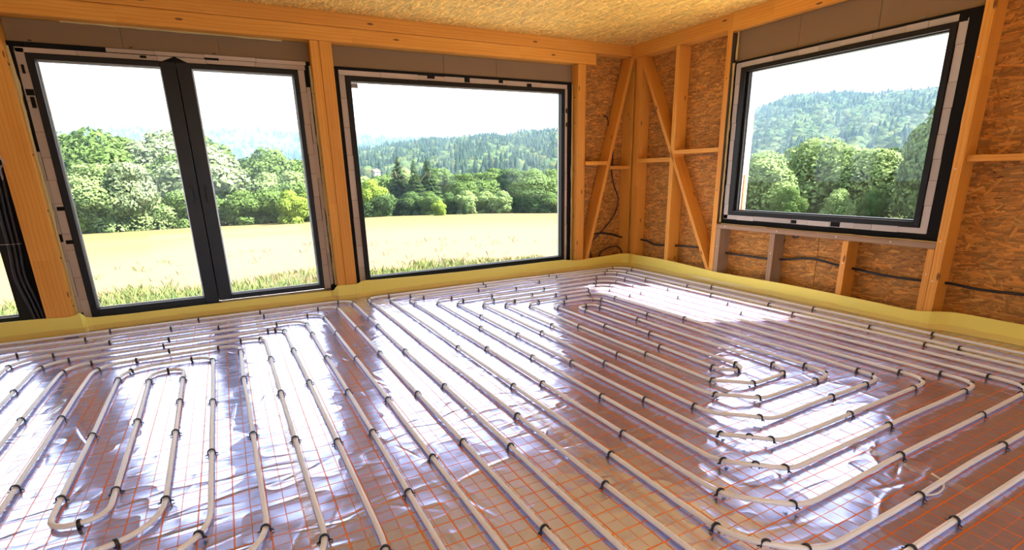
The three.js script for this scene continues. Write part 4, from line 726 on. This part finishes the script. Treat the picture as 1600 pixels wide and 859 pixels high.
{
  const far = hill('hill_1', 'long pale blue ridge on the horizon behind the double door', -24, 24, 700, 1500, (az) => 0.0655 - 0.0000 * az - 0.012 * smooth(az, 9, 20) - 0.008 * smooth(-az, 3, 20) + 0.0015 * Math.sin(az * 0.7), []);
  forest('on the pale blue ridge behind the double door', far, 14000, 7, 301, 0.15, []);
  const clearMid = [[0.5, 0.62, 0.035, 0.03], [0.3, 0.36, 0.08, 0.04], [0.68, 0.44, 0.035, 0.03], [0.2, 0.22, 0.1, 0.05]], clearRight = [[0.56, 0.33, 0.06, 0.03], [0.32, 0.55, 0.09, 0.02], [0.47, 0.2, 0.05, 0.03]];
  const mid = hill('hill_2', 'wooded hillside in the wide window with small clearings', 8, 46, 150, 620, (az) => 0.002 + 0.036 * smooth(az, 7, 13) + 0.014 * smooth(az, 13, 21) + 0.004 * smooth(az, 21, 26) + 0.008 * smooth(az, 26, 34), clearMid, -8.5);
  forest('on the hillside in the wide window', mid, 20000, 2.9, 302, 0.3, clearMid);
  const right = hill('hill_3', 'long wooded mountain filling the square window', 42, 84, 260, 900, (az) => 0.082 + 0.014 * smooth(az, 50.5, 55) + 0.004 * Math.sin((az - 53) * 0.5) - 0.012 * smooth(az, 63.5, 70), clearRight, -9);
  forest('on the mountain in the square window', right, 30000, 3.6, 303, 0.15, clearRight);
}
// scattered houses in the valley
const houseWall = std({ color: lin(0.16, 0.155, 0.145), roughness: 0.9 }), houseRoof = std({ color: lin(0.13, 0.05, 0.035), roughness: 0.9 });
function house(label, az, r, y, s, turn) {
  const [x, z] = spot(az, r), o = thing('house', label, 'house', [x, y, z]); o.rotation.y = turn;
  part(o, 'wall', new THREE.BoxGeometry(9 * s, 5 * s, 7 * s).translate(0, 2.5 * s, 0), houseWall);
  const sh = new THREE.Shape([[-4.2 * s, 0], [4.2 * s, 0], [0, 3.6 * s]].map(([a, b]) => new THREE.Vector2(a, b)));
  part(o, 'roof', new THREE.ExtrudeGeometry(sh, { depth: 10 * s, bevelEnabled: false }).translate(0, 5 * s, -5 * s).rotateY(Math.PI / 2), houseRoof);
}
house('small house with reddish roof in the valley, left of the tall spruce', 14.2, 250, 1.2, 0.36, 0.4);
house('small red roofed house just above the trees at the right of the wide window', 31.2, 210, -3.2, 0.4, 1.1);
house('tiny white house among the trees left in the wide window', 13.2, 300, 3.4, 0.3, 2.0);
// wires of a power line crossing the mountain view
{
  const a = spot(51, 160), b = spot(69, 150);
  for (const [q, y, label] of [[a, 4, 'left pole of the power line hidden behind the window frame'], [b, 26, 'right pole of the power line beyond the square window']]) { const o = thing('power_pole', label, 'pole', [q[0], ground(...q) - 0.3, q[1]]); const h = y + 0.15 - o.position.y; part(o, 'mast', new THREE.CylinderGeometry(0.1, 0.16, h, 8).translate(0, h / 2, 0), bark); part(o, 'crossarm', new THREE.BoxGeometry(0.08, 2.4, 0.08).translate(0.1, h - 1.2, 0), bark); }
  for (const [k, label] of [[0, 'upper thin wire of the power line across the square window view'], [1, 'lower thin wire of the power line across the square window view']]) {
    const P = []; for (let i = 0; i <= 30; i++) { const t = i / 30; P.push(V(lerp(a[0], b[0], t), lerp(4, 26, t) - 2.2 * k - 3.2 * Math.sin(Math.PI * t), lerp(a[1], b[1], t))); }
    solid('power_line', tubeAlong(P, 0.03, 5), M.steel, label, 'wire');
  }
}

scene.traverse((o) => { if (o.isMesh && o.material !== M.glass) { o.castShadow = true; o.receiveShadow = true; } });
renderer.render(scene, camera);
